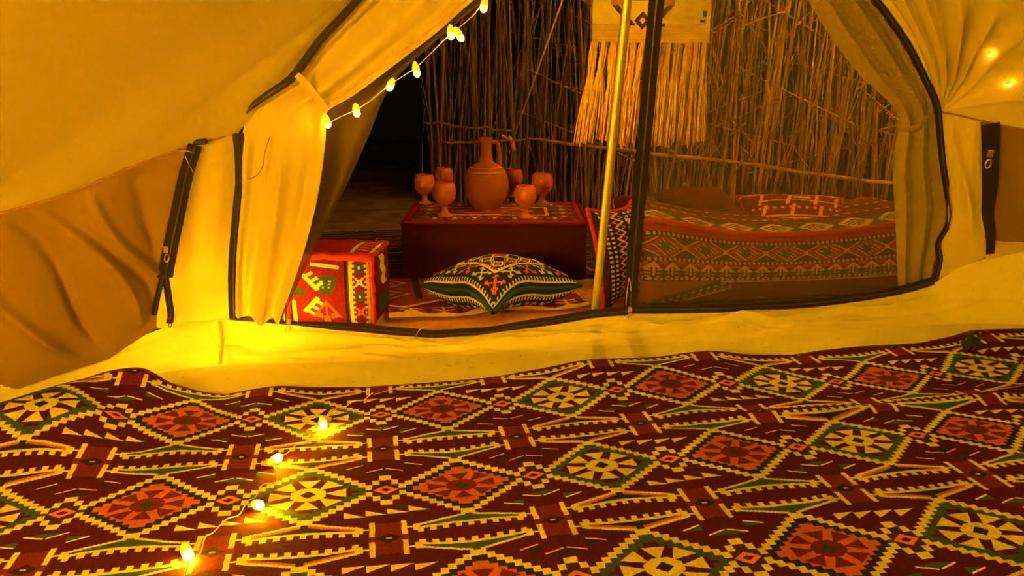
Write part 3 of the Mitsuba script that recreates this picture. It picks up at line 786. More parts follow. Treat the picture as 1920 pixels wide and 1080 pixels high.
put('net_flap', grid_mesh(hang(nl_l, nl_r, PD, 40, -0.012, lambda u, v: 0.012 * np.sin(u * 9 + v * 2), 70)), 'net_gathered', DOOR, smooth=True, label='olive insect net gathered beside the left flap')

zl_line = [(1268, -190), (1252, -100), (1231, 0), (1222, 100), (1211, 230), (1198, 370), (1188, 480), (1181, 578)]
# the net is threads: two families of straight thin tapes, cut to the outline of the door half
from shapely.geometry import Polygon, LineString
net_edge = np.vstack([pix(PD, [(1182, 580), (1300, 579), (1400, 576), (1500, 570), (1600, 559)], -0.004), pix(PD, ARCH_R, -0.004), pix(PD, zl_line, -0.004)])
nu = np.array([1.0, 0, 0]); nv = np.cross(PD.n, nu); nv = nv / np.linalg.norm(nv) * (1 if nv[2] > 0 else -1); no = net_edge[0]
flat = Polygon(np.stack([(net_edge - no) @ nu, (net_edge - no) @ nv], 1)).buffer(0)
PITCH_N, WID_N = 0.005, 0.00058
vs_, fs_ = [], []
lo = flat.bounds
for fam in (0, 1):
    a0, a1 = (lo[0], lo[2]) if fam == 0 else (lo[1], lo[3])
    for c_ in np.arange(a0, a1, PITCH_N):
        ln = LineString([(c_, lo[1] - 1), (c_, lo[3] + 1)] if fam == 0 else [(lo[0] - 1, c_), (lo[2] + 1, c_)]).intersection(flat)
        for seg in getattr(ln, 'geoms', [ln]):
            if seg.is_empty or seg.geom_type != 'LineString': continue
            (xa, ya), (xb, yb) = seg.coords[0], seg.coords[-1]
            h = WID_N / 2
            q = [(xa - h, ya), (xa + h, ya), (xb + h, yb), (xb - h, yb)] if fam == 0 else [(xa, ya - h), (xb, yb - h), (xb, yb + h), (xa, ya + h)]
            fs_.append(np.arange(4) + 4 * len(fs_)); vs_.append([no + nu * x + nv * y + PD.n * 0.0002 * fam for x, y in q])
put('net_panel', (np.vstack(vs_), np.array(fs_)), 'net', DOOR, smooth=False, kind='stuff', label='closed insect net of the right door half')
rf_l = [(1400, -190), (1460, -90), (1525, 0), (1568, 70), (1620, 140), (1697, 240), (1690, 300), (1692, 420), (1694, 500), (1696, 548)]
rf_r = [(1470, -190), (1555, -95), (1642, 0), (1690, 66), (1730, 140), (1757, 200), (1768, 300), (1778, 420), (1760, 490), (1752, 530)]


def fold_rf(u, v):
    tie = np.exp(-((v - 0.52) / 0.05) ** 2)
    ph = u * 2 * np.pi * 2.2 + 1.6 * np.sin(v * 2.5) + (v > .55) * (v - .55) * 5
    return -(0.017 * (1 - 0.7 * tie) * (1.3 + np.sin(ph) + 0.35 * np.sin(2.2 * ph + 1)))


put('canvas_flap', grid_mesh(hang(rf_l, rf_r, PD, 60, -0.015, fold_rf, 100)), 'olive_canvas', DOOR, smooth=True, label='olive canvas flap tied back outside at the right')
put('tie_strap', ribbon(smooth_poly(pix(PD, [(1694, 243), (1712, 240), (1728, 230), (1738, 216)], -0.012), 14), 0.018, 0.003, PD.n), 'olive_canvas', DOOR)
# zips
up_l = [a for a in ARCH_L if a[1] >= 245]; hi_l = [(440, 247)] + [a for a in ARCH_L if a[1] < 245]
zipper(DOOR, up_l[:-1] + [(446, 250)], PD, 0.036, 0.012, 'black zip down the left edge of the door')
zipper(DOOR, [(462, 212), (475, 197), (510, 172), (545, 148), (572, 114), (600, 76), (640, 33), (672, -2), (760, -95)], PD, np.interp(np.linspace(0, 1, 36), [0, .06, .3, 1], [.004, .018, .026, .02]), 0.052, 'black zip arching up over the left flap')
zipper(DOOR, ARCH_R[1:], PD, 0.026, 0.008, 'black zip around the right side of the net door')
zipper(DOOR, zl_line, PD, 0.052, 0.006, 'black zip down the middle of the door')
sill_z = [(x, y + 1) for x, y in SILL]
zipper(DOOR, sill_z[1:11], PD, np.interp(np.linspace(0, 1, 40), [0, .1, .2, 1], [.010, .016, .034, .038]), 0.010, 'black zip along the sill, left of the middle')
zipper(DOOR, [(x, y - 3) for x, y in sill_z[10:]], PD, 0.042, 0.008, 'black zip along the sill, right of the middle')
zip_pull(DOOR, 541, 602, PD, 1.1, 0.018, 'zinc', 0.1)
zip_pull(DOOR, 1181, 580, PD, 1.2, 0.02, 'zinc', 0.0)
put('pull_cord', tube(smooth_poly(pix(PD, [(1183, 545), (1180, 520), (1176, 545), (1174, 572)], .02), 14), 0.0015, 5), 'cord', DOOR)
put('loose_thread', tube(smooth_poly(pix(PD, [(805, 612), (790, 616), (781, 628), (778, 650)], .02), 14), 0.0012, 5), 'cord', DOOR)

# ------------------------------------------------------------------ the kilim on the tent floor
ed = np.array([(-1.6, 1.75, .0), (-1.3, 2.05, .02), (-1.04, 2.30, .05), (-0.92, 2.42, .085), (-.80, 2.50, .105), (-.72, 2.53, .10), (-.62, 2.51, .045), (-.46, 2.50, .004), (-.40, 2.50, .012), (-.31, 2.50, .020), (-.18, 2.50, .006), (0, 2.49, .0), (.2, 2.49, .0), (.36, 2.49, .003), (.55, 2.50, .018), (.745, 2.50, .041), (.95, 2.50, .034),
               (1.16, 2.50, .044), (1.33, 2.50, .02), (1.49, 2.50, .008), (1.63, 2.51, .014), (1.78, 2.51, .016), (1.98, 2.51, .016), (2.15, 2.52, .03), (2.25, 2.52, .05), (2.45, 2.50, .05), (2.8, 2.3, .03), (3.1, 1.9, .0)])
from scipy.interpolate import PchipInterpolator
fb, fz = PchipInterpolator(ed[:, 0], ed[:, 1]), PchipInterpolator(ed[:, 0], ed[:, 2])
A = np.linspace(-1.55, 3.05, 330); TT = np.linspace(0, 1, 220) ** 0.8
AA, Tt = np.meshgrid(A, TT)
BB = -0.9 + (fb(AA) + 0.9) * Tt
hump = fz(AA) * np.clip(1 - (fb(AA) - BB) / 0.42, 0, 1) ** 1.5
lw = np.clip((-0.60 - AA) / 0.28, 0, 1); lw = lw * lw * (3 - 2 * lw)
rise = 0.10 * lw * np.clip((BB - 1.92) / 0.36, 0, 1) ** 1.2
ZZ = 0.006 + np.maximum(hump, rise) + 0.006 * np.maximum(0, nz(AA * 3.2, BB * 3.2, 0, 21)) * 2 * np.clip((BB - 1.2) / 0.5, 0, 1) + 0.020 * np.exp(-((BB - 2.06 - 0.05 * np.sin(AA * 3)) / 0.035) ** 2) * np.clip((AA - 0.9) / .4, 0, 1)
edge_w = np.clip((1 - Tt) / 0.01, 0, 1)
ZZ = np.where(Tt > 0.999, ZZ - 0.004, ZZ)
wx = [-.9, -.53, -.16, .2, .575, .955, 1.34, 1.71, 2.08]      # the weave is not quite straight
w1, w2 = np.interp(AA, wx, [0, -.005, .023, .043, 0, 0, -.01, -.014, 0]), np.interp(AA, wx, [0, -.022, .038, .017, .01, -.016, .034, .054, .023])
VV = BB + w1 * np.clip(1 - np.abs(BB - 1.84) / .45, 0, 1) + w2 * np.clip(1 - np.abs(BB - 2.29) / .45, 0, 1) * 1.0 + .01
KIL = put('kilim_rug', grid_mesh(np.stack([AA, BB, ZZ], -1)), 'kilim_wool', smooth=True, uv=np.stack([AA.ravel(), VV.ravel()], 1),
          label='large patterned kilim rug of diamonds and combs on the tent floor', cat='rug')
ee = np.stack([A, fb(A), ZZ[-1]], 1)
put('selvedge', tube(ee, 0.0035, 6), 'maroon_wool', KIL, smooth=True)
tm = []
c0 = onz(1832, 640, 0.055)
for k in range(60):
    d = np.array([-.9, .1, .25]) + rng.normal(0, .45, 3); d /= np.linalg.norm(d)
    tm.append(tube([c0 + rng.normal(0, .008, 3), c0 + d * .03, c0 + d * 0.05 - [0, 0, .012]], 0.0022, 4))
put('corner_tassel', join(*tm), 'tuft_wool', KIL, smooth=True, label='dark green tassel at the rug corner')


# ------------------------------------------------------------------ fairy lights
def bulb_mesh(c, d, r=BULB_R):
    d = d / np.linalg.norm(d)
    z = [-.2, .1, .5, .95, 1.4, 1.75, 1.9]; rr = [.5, .8, 1.0, 1.0, .75, .4, .05]
    return tube([c + d * r * q for q in z], np.array(rr) * r, 10)


def light_string(label, wire, bulbs, power, group=None, wire_r=0.0016, size=1.0):
    s = thing('fairy_light_string', label, 'string lights')
    put('wire', tube(wire, wire_r, 5), 'clear_wire', s)
    for k, (c, d) in enumerate(bulbs):
        c, d = np.asarray(c, float), np.asarray(d, float); d = d / np.linalg.norm(d)
        pw = power[k] if isinstance(power, (list, tuple)) else power
        b = put('bulb', bulb_mesh(c + d * .004, d, BULB_R * size), 'bulb_cap', s, smooth=True, emitter={'type': 'area', 'radiance': rgb(AMBER[0] * pw, AMBER[1] * pw, max(AMBER[2] * pw, 0.55 * LUX))})
        put('halo_socket', tube([c - d * 0.024 * size, c - d * 0.017 * size, c - d * .006 * size, c + d * .004], np.array([.003, .008, .0115, .0125]) * size, 10), 'bulb_cap', b, smooth=True, label='amber plastic bulb base with an added glow in place of a halo',
            emitter={'type': 'area', 'sampling_weight': 0.04, 'radiance': rgb(1.3 * LUX, .44 * LUX, .003 * LUX)})  # emission on the bulb base, standing in for the halo round the bulb
    return s


dw = [(606, 240), (617, 231), (640, 218), (665, 207), (690, 192), (726, 163), (755, 143), (778, 128), (800, 108), (836, 72), (870, 44), (890, 26), (905, 5), (960, -60), (1040, -130)]
W = smooth_poly(pix(PD, dw, 0.11), 90)
dn = np.array([0.1, -.2, -1])
db = [(612, 226), (668, 206), (733, 158), (780, 130), (845, 60), (860, 64), (908, 8)]
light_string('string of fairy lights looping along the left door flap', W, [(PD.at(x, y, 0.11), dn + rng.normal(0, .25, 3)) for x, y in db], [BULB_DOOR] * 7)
rw = [(330, 1110), (352, 1062), (372, 1038), (390, 1003), (440, 968), (470, 938), (490, 915), (520, 895), (512, 862), (555, 838), (590, 808), (612, 778), (650, 760), (700, 740)]
W = smooth_poly(np.array([onz(x, y, 0.018) for x, y in rw]), 120)
W[:, 2] += 0.006 * np.sin(np.arange(120) * .7)
rb = [(605, 792), (515, 862), (482, 946), (350, 1034)]
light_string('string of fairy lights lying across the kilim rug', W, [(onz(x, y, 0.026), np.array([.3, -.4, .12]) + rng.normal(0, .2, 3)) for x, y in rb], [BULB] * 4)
th = np.array([onz(x, y, z) for x, y, z in ((700, 740, .014), (760, 722, .02), (830, 690, .05), (872, 672, .07))])
put('loose_thread', tube(smooth_poly(th, 16), 0.001, 5), 'cord', FLOOR)
def on_roof(x, y):
    d = ray(x, y); d = d / np.linalg.norm(d); q = ROOF_R - EYE
    k = np.argsort(np.linalg.norm(q - (q @ d)[:, None] * d, axis=1))[:4]
    return EYE + d * ((q[k] @ d).min() - 0.016)


W = smooth_poly(np.array([on_roof(x, y) for x, y in ((1835, 70), (1853, 99), (1872, 128), (1890, 155), (1912, 180))]), 30)
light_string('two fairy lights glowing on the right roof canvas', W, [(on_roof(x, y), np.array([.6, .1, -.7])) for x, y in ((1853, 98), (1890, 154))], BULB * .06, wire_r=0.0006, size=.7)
# two unseen strands, added to brighten the tent inside and the reeds outside
bw = np.array([(-1.5, 0.62, .80), (-1.45, 0.1, .95), (-1.2, -.5, 1.1), (-0.95, -.8, 1.2)])
bl = smooth_poly(bw, 9)
light_string('unseen string of fairy lights added behind the viewer to brighten the tent', smooth_poly(bw, 40), [(c - [0, 0, .01], (0, 0, -1)) for c in bl[:-1]], BULB_FILL)
ow = np.array([(.55, 3.25, 1.75), (1.0, 3.14, 1.60), (1.5, 3.6, 1.9), (2.1, 4.2, 1.95), (2.9, 4.35, 1.8), (3.5, 4.1, 1.6)])
light_string('unseen string of fairy lights added over the door and reeds to brighten the outside', smooth_poly(ow, 40), [(c - [0, 0, .01], (0, 0, -1)) for c in ow[1:]], [BULB_OUT * .8, BULB_OUT * .5, BULB_OUT, BULB_OUT, BULB_OUT])
hb = np.array([PD.at(x, y, o) for x, y, o in ((600, 262, -.03), (560, 380, -.05), (525, 500, -.06), (535, 622, -.09), (512, 640, -.10), (486, 632, -.08), (463, 640, -.08))] + [PL.at(x, y, -.16) for x, y in ((425, 610), (398, 585), (375, 560), (350, 575), (330, 590))])
light_string('end of the fairy lights heaped unseen outside the left corner of the door', smooth_poly(hb, 60), [(c, (.2, -.3, .3)) for c in hb[[3, 4, 5, 8, 9, 10]]], [BULB_HEAP * q for q in (.3, .55, .5, 2.2, 2.2, 1.8)])  # unseen heap, placed to light the sheet and canvas strip from behind

# ------------------------------------------------------------------ outside: mats, table and pottery
fm = np.stack(np.meshgrid(np.linspace(-0.28, 1.18, 60), np.linspace(3.03, 3.7, 14)), -1)
z = 0.012 + 0.006 * nz(fm[..., 0] * 4, fm[..., 1] * 4)
top = np.concatenate([fm, z[..., None]], -1)
r0 = top[:1].copy(); r0[..., 2] = -0.02; r0[..., 1] -= 0.01
put('felt_mat', grid_mesh(np.concatenate([r0, top])), 'felt', smooth=40, label='plain tan felt mat just outside the sill, under the red kilim', cat='mat')
fm = np.stack(np.meshgrid(np.linspace(0.075, 0.93, 90), np.linspace(0, 1, 30)), -1)
fm[..., 1] = 3.16 + fm[..., 1] * (3.85 - 0.19 * (fm[..., 0] - .15) - 3.18)
wav = 0.05 * nz(fm[..., 0] * 3, 0, 0, 4)
fm[..., 1] += wav * np.linspace(1, 0, 30)[:, None]
z = 0.026 + 0.012 * np.abs(nz(fm[..., 0] * 5, fm[..., 1] * 4, 0, 8)) + .012 * np.exp(-((fm[..., 1] - 3.2) / .05) ** 2) * (1 + np.sin(fm[..., 0] * 14))
put('outdoor_kilim', grid_mesh(np.concatenate([fm, z[..., None]], -1)), 'outdoor_kilim_wool', smooth=True, uv=np.stack([fm[..., 0].ravel() + .3, (fm[..., 1] - 3.16 - wav).ravel()], 1),
    label='red kilim with cream tree motifs lying in front of the low table', cat='rug')
fm = np.stack(np.meshgrid(np.linspace(-0.9, 2.3, 60), np.linspace(3.75, 5.2, 30)), -1)
z = 0.006 + 0.004 * np.abs(nz(fm[..., 0] * 3, fm[..., 1] * 3, 0, 18))
put('dark_kilim', grid_mesh(np.concatenate([fm, z[..., None]], -1)), 'dark_kilim_wool', smooth=True, uv=fm.reshape(-1, 2), label='dim dark carpet under and behind the low table', cat='rug')

TZ = 0.298
f0 = onz(757, 527)[:2]; f1 = onz(1098, 527)[:2]                       # front foot line of the table
ax_ = (f1 - f0) / np.linalg.norm(f1 - f0); ay_ = np.array([-ax_[1], ax_[0]])
TWID, TDEP = np.linalg.norm(f1 - f0), 0.62
tc = (f0 + f1) / 2 + ay_ * TDEP / 2


def tpt(u, v, z): return np.r_[tc + ax_ * u + ay_ * v, z]


TAB = thing('low_table', 'low square table draped to the ground in dark red cloth', 'table')
c = [(-.5, -.5), (.5, -.5), (.5, .5), (-.5, .5), (-.5, -.5)]
per = poly([(a * TWID, b * TDEP) for a, b in c], 240)
rows = []
for k, zz in enumerate(np.linspace(0.016, TZ - 0.012, 14)):
    q = 1 - k / 13
    s = np.arange(240) / 240 * 2 * np.pi
    w = 1.0 + 0.006 * q + 0.008 * q * np.sin(s * 23) + 0.006 * q * np.sin(s * 41 + 1)
    rows.append(np.array([tpt(u * ww, v * ww, zz) for (u, v), ww in zip(per, w)]))
put('cloth_skirt', grid_mesh(np.array(rows)), 'skirt_cloth', TAB, smooth=True, label='plain dark maroon hanging cloth')
gu, gv = np.meshgrid(np.linspace(-.505, .505, 40), np.linspace(-.508, .508, 30))
zz = TZ + 0.003 * nz(gu * 8, gv * 8) - 0.012 * (np.clip(np.abs(gu) - .495, 0, 1) / .01 + np.clip(np.abs(gv) - .495, 0, 1) / .012)
P = tc[None, None] + gu[..., None] * TWID * ax_ + gv[..., None] * TDEP * ay_
put('patterned_cover', grid_mesh(np.concatenate([P, zz[..., None]], -1)), 'cover_wool', TAB, smooth=40 if False else True, uv=np.stack([gu.ravel() + .5, gv.ravel() + .5], 1), label='kilim table cover with red border')
ed_ = np.array([tpt(a * TWID * 1.012, b * TDEP * 1.015, TZ - .006) for a, b in c])
put('cover_edge', tube(poly(ed_, 120), 0.006, 8), 'maroon_edge', TAB, smooth=True, label='dark red border of the table cover')

# jug
jc = onz(912, 391, TZ)
sc = 0.00150 * (jc - EYE) @ FWD / 2.05
prof = [(0, 0), (96, 0), (100, 6), (112, 24), (138, 56), (160, 95), (174, 140), (180, 190), (176, 240), (164, 285), (142, 322), (112, 345), (80, 365), (57, 388), (48, 418), (44, 460), (43, 505), (46, 535), (52, 548), (53, 564), (48, 570), (38, 566), (36, 520), (36, 420), (0, 410)]
JS = 0.374 / 570
JUG = thing('clay_jug', 'large round terracotta jug with a narrow neck on the low table', 'jug')
pr = np.array(prof, float) * JS; body = lathe(smooth_poly(pr[1:20], 70).tolist() + pr[20:].tolist(), 64)
put('body', moved(body, jc), 'clay', JUG, smooth=40)
for zz, nm in ((304, 'painted_band'), (336, 'painted_band')):
    r_ = np.interp(zz, [q[1] for q in prof[:20]], [q[0] for q in prof[:20]]) + 1.0
    a = np.linspace(0, 2 * np.pi, 65)
    put(nm, moved(tube(np.c_[np.cos(a) * r_ * JS, np.sin(a) * r_ * JS, 0 * a + zz * JS], 0.0028, 6, False), jc), 'clay_pale', JUG, smooth=True, label='pale painted band round the shoulder')
hv = RIGHT * .93 + FH * .35
hp = np.array([hv * r_ * JS + UPZ * z_ * JS for r_, z_ in ((44, 528), (72, 534), (98, 512), (112, 470), (116, 425), (116, 380), (112, 345))])
put('handle', moved(tube(smooth_poly(hp, 30), 0.011, 10), jc), 'clay', JUG, smooth=True)

# goblets
gp = [(0, 0), (38, 0), (40, 4), (30, 12), (17, 24), (13, 38), (14, 48), (22, 56), (36, 66), (50, 84), (57, 106), (57, 128), (51, 150), (45, 164), (42, 166), (40, 162), (47, 140), (52, 120), (48, 95), (34, 76), (0, 66)]
gp = np.array(gp, float) * 0.001
cup = [('terracotta goblet at the left end of the table', 797, 386), ('terracotta goblet in front, left of the jug', 834, 408), ('terracotta goblet behind, left of the jug, half hidden by the front goblet', 833, 369),
       ('terracotta goblet mostly hidden behind the right side of the jug', 962, 373), ('terracotta goblet in front, right of the jug', 985, 411), ('terracotta goblet at the right end of the table', 1016, 387)]
for lab, x, y in cup:
    g_ = thing('clay_goblet', lab, 'goblet', 'terracotta goblets around the jug')
    c_ = onz(x, y - 3, TZ + 0.002); s_ = rng.uniform(.96, 1.03)
    bowl = lathe(smooth_poly(gp[7:14] * s_, 26).tolist() + (gp[14:] * s_).tolist() + [(0.0, gp[7, 1] * s_)] , 40)
    put('bowl', moved(lathe([(0, gp[7, 1] * s_)] + smooth_poly(gp[7:14] * s_, 26).tolist() + (gp[14:] * s_).tolist(), 40), c_), 'glaze', g_, smooth=50)
    put('foot', moved(lathe([(0, 0)] + smooth_poly(gp[1:8] * s_, 20).tolist() + [(0, gp[7, 1] * s_)], 40), c_), 'clay_foot', g_, smooth=50, label='unglazed flared foot')


# ------------------------------------------------------------------ cushions
def pillow(w, h, t_, n=44, sag=0.0, ear=0.10, wave=None, flat=0.42):
    """Top and bottom of a stuffed square cushion in its own plane; uv runs -1..1. Returns mesh, uv and rim."""
    u, v = np.meshgrid(np.linspace(-1, 1, n), np.linspace(-1, 1, n))
    k = 1 - ear * (1 - u ** 2) * v ** 2 * 1.0; k2 = 1 - ear * (1 - v ** 2) * u ** 2
    x, y = u * w / 2 * k2, v * h / 2 * k
    z = t_ / 2 * np.maximum(0, (1 - u ** 2)) ** flat * np.maximum(0, (1 - v ** 2)) ** flat
    z = z * (1 + 0.25 * nz(u * 1.7, v * 1.7, 0, 31))
    wv = wave(u, v) if wave is not None else 0 * u
    topm, botm = grid_mesh(np.stack([x, y, z + wv], -1)), grid_mesh(np.stack([x, y, -z + wv], -1), True)
    uv = np.stack([u.ravel(), v.ravel()], 1)
    P = np.stack([x, y, wv], -1)
    rim = np.vstack([P[0], P[1:, -1], P[-1, -2::-1], P[-2::-1, 0]])
    return join(topm, botm), np.vstack([uv, uv]), rim


def place_pillow(name, label, bsdf, piping, w, h, t_, loc, R, group=None, r=0.009, piping_label=None, **kw):
    m, uv, rim = pillow(w, h, t_, **kw)
    k = thing(name, label, 'cushion', group)
    put('cover', moved(m, loc, R=R), bsdf, k, smooth=True, uv=uv)
    if piping: put('piping', moved(tube(rim, r, 8, False), loc, R=R), piping, k, smooth=True, label=piping_label)
    return k


def rot(ax, deg): return trimesh.transformations.rotation_matrix(math.radians(deg), ax)[:3, :3]


# green-piped floor cushion, a corner towards the sill
gc = (onz(800, 528, .11) + onz(1076, 546, .09)) / 2
gl, gr, gf = onz(800, 528, .12), onz(1078, 548, .085), onz(893, 578, .05)
gx = (gf - gl)[:2]; gy = (gr - gf)[:2]
W_, H_ = np.linalg.norm(gx), np.linalg.norm(gy)
ctr = (gl + gr) / 2; ctr[2] = .115
gxu, gyu = np.r_[gx / W_, 0], np.r_[gy / H_, 0]
gyu = gyu - gxu * (gyu @ gxu) * 0.5; gyu /= np.linalg.norm(gyu)
print('green cushion', W_, H_, gxu, gyu, ctr)
Rg = np.stack([gyu, -gxu, UPZ], 1)


def wavef(u, v):                            # the near edges are wavy; the near corner droops
    near_ = np.clip(np.maximum(-u, -v) * 1.25 - .25, 0, 1)
    t_ = np.where(-u > -v, v + 1, -(u + 1))  # along the rim, zero at the near corner
    return near_ * (-0.05 * np.exp(-(t_ / .28) ** 2) + 0.026 * np.exp(-((t_ + .75) / .45) ** 2) + 0.016 * np.exp(-((t_ - .8) / .3) ** 2) - .006)


place_pillow('floor_cushion', 'black patterned cushion with wavy green piping in front of the low table', 'green_pillow_wool', 'green_piping', max(.44, H_), max(.40, W_), 0.24, ctr, Rg, r=0.009, wave=wavef, flat=0.40, ear=0.06, piping_label='thick green piping')

# red-piped cushion on edge behind the pole
bl_, tl_ = onz(1096, 575, 0.05), None
cc = np.array([1.06, 3.22, .245])
fx = np.array([math.cos(math.radians(38)), math.sin(math.radians(38)), 0]); fz_ = np.array([0, 0, 1.0]); fn_ = np.cross(fx, fz_)
Rr = rot([fx[0], fx[1], 0], -8) @ np.stack([fx, fz_, fn_], 1)
wv2 = lambda u, v: 0.02 * np.sin(u * 3 + 1) * v  # noqa: E731
place_pillow('upright_cushion', 'striped cushion with red piping standing on edge behind the steel pole', 'stripe_pillow_wool', 'red_piping', 0.33, 0.43, 0.15, cc, Rr, r=0.010, wave=wv2, ear=0.14, piping_label='thick red piping')

# the boxy red cushion at the left end of the sill
POUF = thing('box_cushion', 'boxy red patterned cushion standing at the left end of the sill', 'cushion')
pl0, pr0 = onz(545, 618, 0.0), onz(703, 627, 0.0)
pl0[1] = max(pl0[1], 3.10); pr0 = onz(703, 622, 0.0)
px = (pr0 - pl0)[:2]; PWID = np.linalg.norm(px); px = px / PWID
py = np.array([-px[1], px[0]])
PHT, PDP = 0.27, 0.27
print('pouf', pl0, pr0, PWID)


def soft_box(w, d, h, e=0.16, n=26, bulge=0.02):
    """Five faces of a soft box: front, top, right side, left side, back; with uv sheets."""
    ms, uvs = [], []
    u, v = np.meshgrid(np.linspace(0, 1, n), np.linspace(0, 1, n))
    sq = lambda q: np.clip(q, 0, 1)  # noqa: E731
    bu = bulge * (16 * u * (1 - u) * v * (1 - v)) ** 0.6
    r = 0.03
    cu = r * np.clip(1 - np.minimum(u, 1 - u) / 0.09, 0, 1) ** 2
    F = np.stack([u * w, -bu + cu * .6, v * h], -1); ms.append(grid_mesh(F)); uvs.append(np.stack([u.ravel(), v.ravel() * .995], 1))
    S = np.stack([w + bu * .8 - cu * .4, u * d, v * h], -1); ms.append(grid_mesh(S)); uvs.append(np.stack([u.ravel(), v.ravel() * .9 + 2.05], 1))
    L = np.stack([-bu * .8 + cu * .4, (1 - u) * d, v * h], -1); ms.append(grid_mesh(L)); uvs.append(np.stack([u.ravel(), v.ravel() * .9 + 2.05], 1))
    Bk = np.stack([(1 - u) * w, d + bu - cu * .6, v * h], -1); ms.append(grid_mesh(Bk)); uvs.append(np.stack([u.ravel(), v.ravel() * .995], 1))
    Tp = np.stack([u * w, v * d, h + bu * .9], -1); ms.append(grid_mesh(Tp)); uvs.append(np.stack([u.ravel(), v.ravel() * .9 + 1.05], 1))
    return join(*ms), np.vstack(uvs)


pm, puv = soft_box(PWID, PDP, PHT)
Rp = np.stack([np.r_[px, 0], np.r_[py, 0], UPZ], 1)
put('cover', moved(pm, pl0 + [0, 0, .035], R=Rp), 'pouf_wool', POUF, smooth=True, uv=puv)
for a, b in (((0, 0, PHT), (PWID, 0, PHT)), ((PWID, 0, PHT), (PWID, PDP, PHT)), ((PWID, 0, 0), (PWID, 0, PHT)), ((0, 0, 0), (0, 0, PHT)), ((0, PDP, PHT), (PWID, PDP, PHT)), ((0, 0, PHT), (0, PDP, PHT))):
    q = poly([a, b], 14); q[1:-1] += rng.normal(0, .002, (12, 3))
    rr = 0.017 if a[2] == PHT and b[2] == PHT and a[1] == 0 and b[1] == 0 else 0.010
    put('piping', moved(tube(q, rr, 10), pl0 + [0, 0, .035], R=Rp), 'red_piping', POUF, smooth=True)

# long floor cushion at the right
ML = thing('long_floor_cushion', 'long low floor cushion in banded dark wool behind the net at the right', 'cushion')
n_ = 120
u = np.linspace(0, 1, n_)
x0, x1 = 1.16, 2.62
front = 3.20 + 0.02 * np.sin(u * 5)
zt = 0.335 - 0.055 * np.sin(np.pi * np.clip(u * 1.05, 0, 1)) ** 1.3 - .03 * np.clip((u - .9) / .1, 0, 1) + 0.035 * np.exp(-(u / .2) ** 2)
end = np.clip(np.minimum(u / 0.03, (1 - u) / 0.07), 0, 1) ** 0.5
sec = []                                      # cross section: v, outward, height share
vs = np.r_[np.linspace(0, 1, 26), np.linspace(1.02, 2.2, 26), np.linspace(2.25, 3.2, 10)]
P, UVm = np.zeros((len(vs), n_, 3)), np.zeros((len(vs), n_, 2))
dep = 0.62
for i_, v in enumerate(vs):
    if v <= 1: y, z = -0.05 * np.sin(np.pi * v ** .8), v * 1.0
    elif v <= 2.2: y, z = (v - 1) / 1.2, 1.0 + 0.16 * np.sin(np.pi * (v - 1) / 1.2)
    else: y, z = 1.0 + 0.05 * np.sin(np.pi * (v - 2.2)), max(0.0, 1.0 - (v - 2.2))
    e = 0.35 + 0.65 * end
    yy = front + (y if y < 0 else y * dep) + 0.12 * (1 - end) * (1 if y < .5 else -1)
    P[i_] = np.stack([x0 + (x1 - x0) * u + 0 * yy, yy, 0.02 + zt * z * (0.9 + .1 * end)], 1)
    UVm[i_] = np.stack([(x1 - x0) * u, 0 * u + (v if v < 1 else (v if v < 2.2 else 1.5))], 1)
put('cover', grid_mesh(P), 'mattress_wool', ML, smooth=True, uv=UVm.reshape(-1, 2))
for side, uu in ((0, 0), (1, n_ - 1)):
    ring = P[:, uu]; ctr_ = ring.mean(0)
    st = np.stack([ring * (1 - q) + (ctr_ + [(.03 if side else -.03) * math.sin(q * 1.57), 0, 0]) * q for q in np.linspace(0, 1, 8)])
    put('end_panel', grid_mesh(st, not side), 'maroon_wool', ML, smooth=True)
k_ = 26
put('piping', tube(P[25] + [0, -.006, .004], 0.013, 8), 'red_piping', ML, smooth=True, label='red piping along the front edge')

# two loose cushions lying on it
zc = 0.36
c1 = onz(1318, 398, zc + .09); c1 = np.array([EYE + ray(1318, 392) * (3.70 / ray(1318, 392)[1])])[0]
R1 = rot([0, 0, 1], 12) @ rot([1, 0, 0], 24)
place_pillow('loose_cushion', 'dark maroon cushion lying at the back of the long floor cushion', 'maroon_wool', 'maroon_wool', 0.40, 0.34, 0.16, c1, R1, r=0.006, ear=.1)
c2 = EYE + ray(1490, 402) * (3.50 / ray(1490, 402)[1])
R2 = rot([0, 0, 1], -18) @ rot([1, 0, 0], 20)
place_pillow('loose_cushion', 'red cushion with orange line pattern lying on the long floor cushion', 'line_pillow_wool', 'red_piping', 0.52, 0.36, 0.11, c2, R2, r=0.006, ear=.1)

# ------------------------------------------------------------------ steel pole, wall hanging, guy rope
p0, p1 = PD.at(1116, 581, -0.07), PD.at(1176, 0, -0.07)
pd = (p1 - p0) / np.linalg.norm(p1 - p0)
POLE = thing('tent_pole', 'shiny steel pole leaning behind the middle door zip', 'pole')
b0 = p0 - pd * (p0[2] - 0.02) / pd[2]
put('tube', tube([b0, p0, p1, p1 + pd * 0.75], 0.0165, 20), 'steel', POLE, smooth=40)
put('foot_cap', tube([b0 - pd * .02, b0 + pd * .03], 0.02, 16), 'zip_tape', POLE)

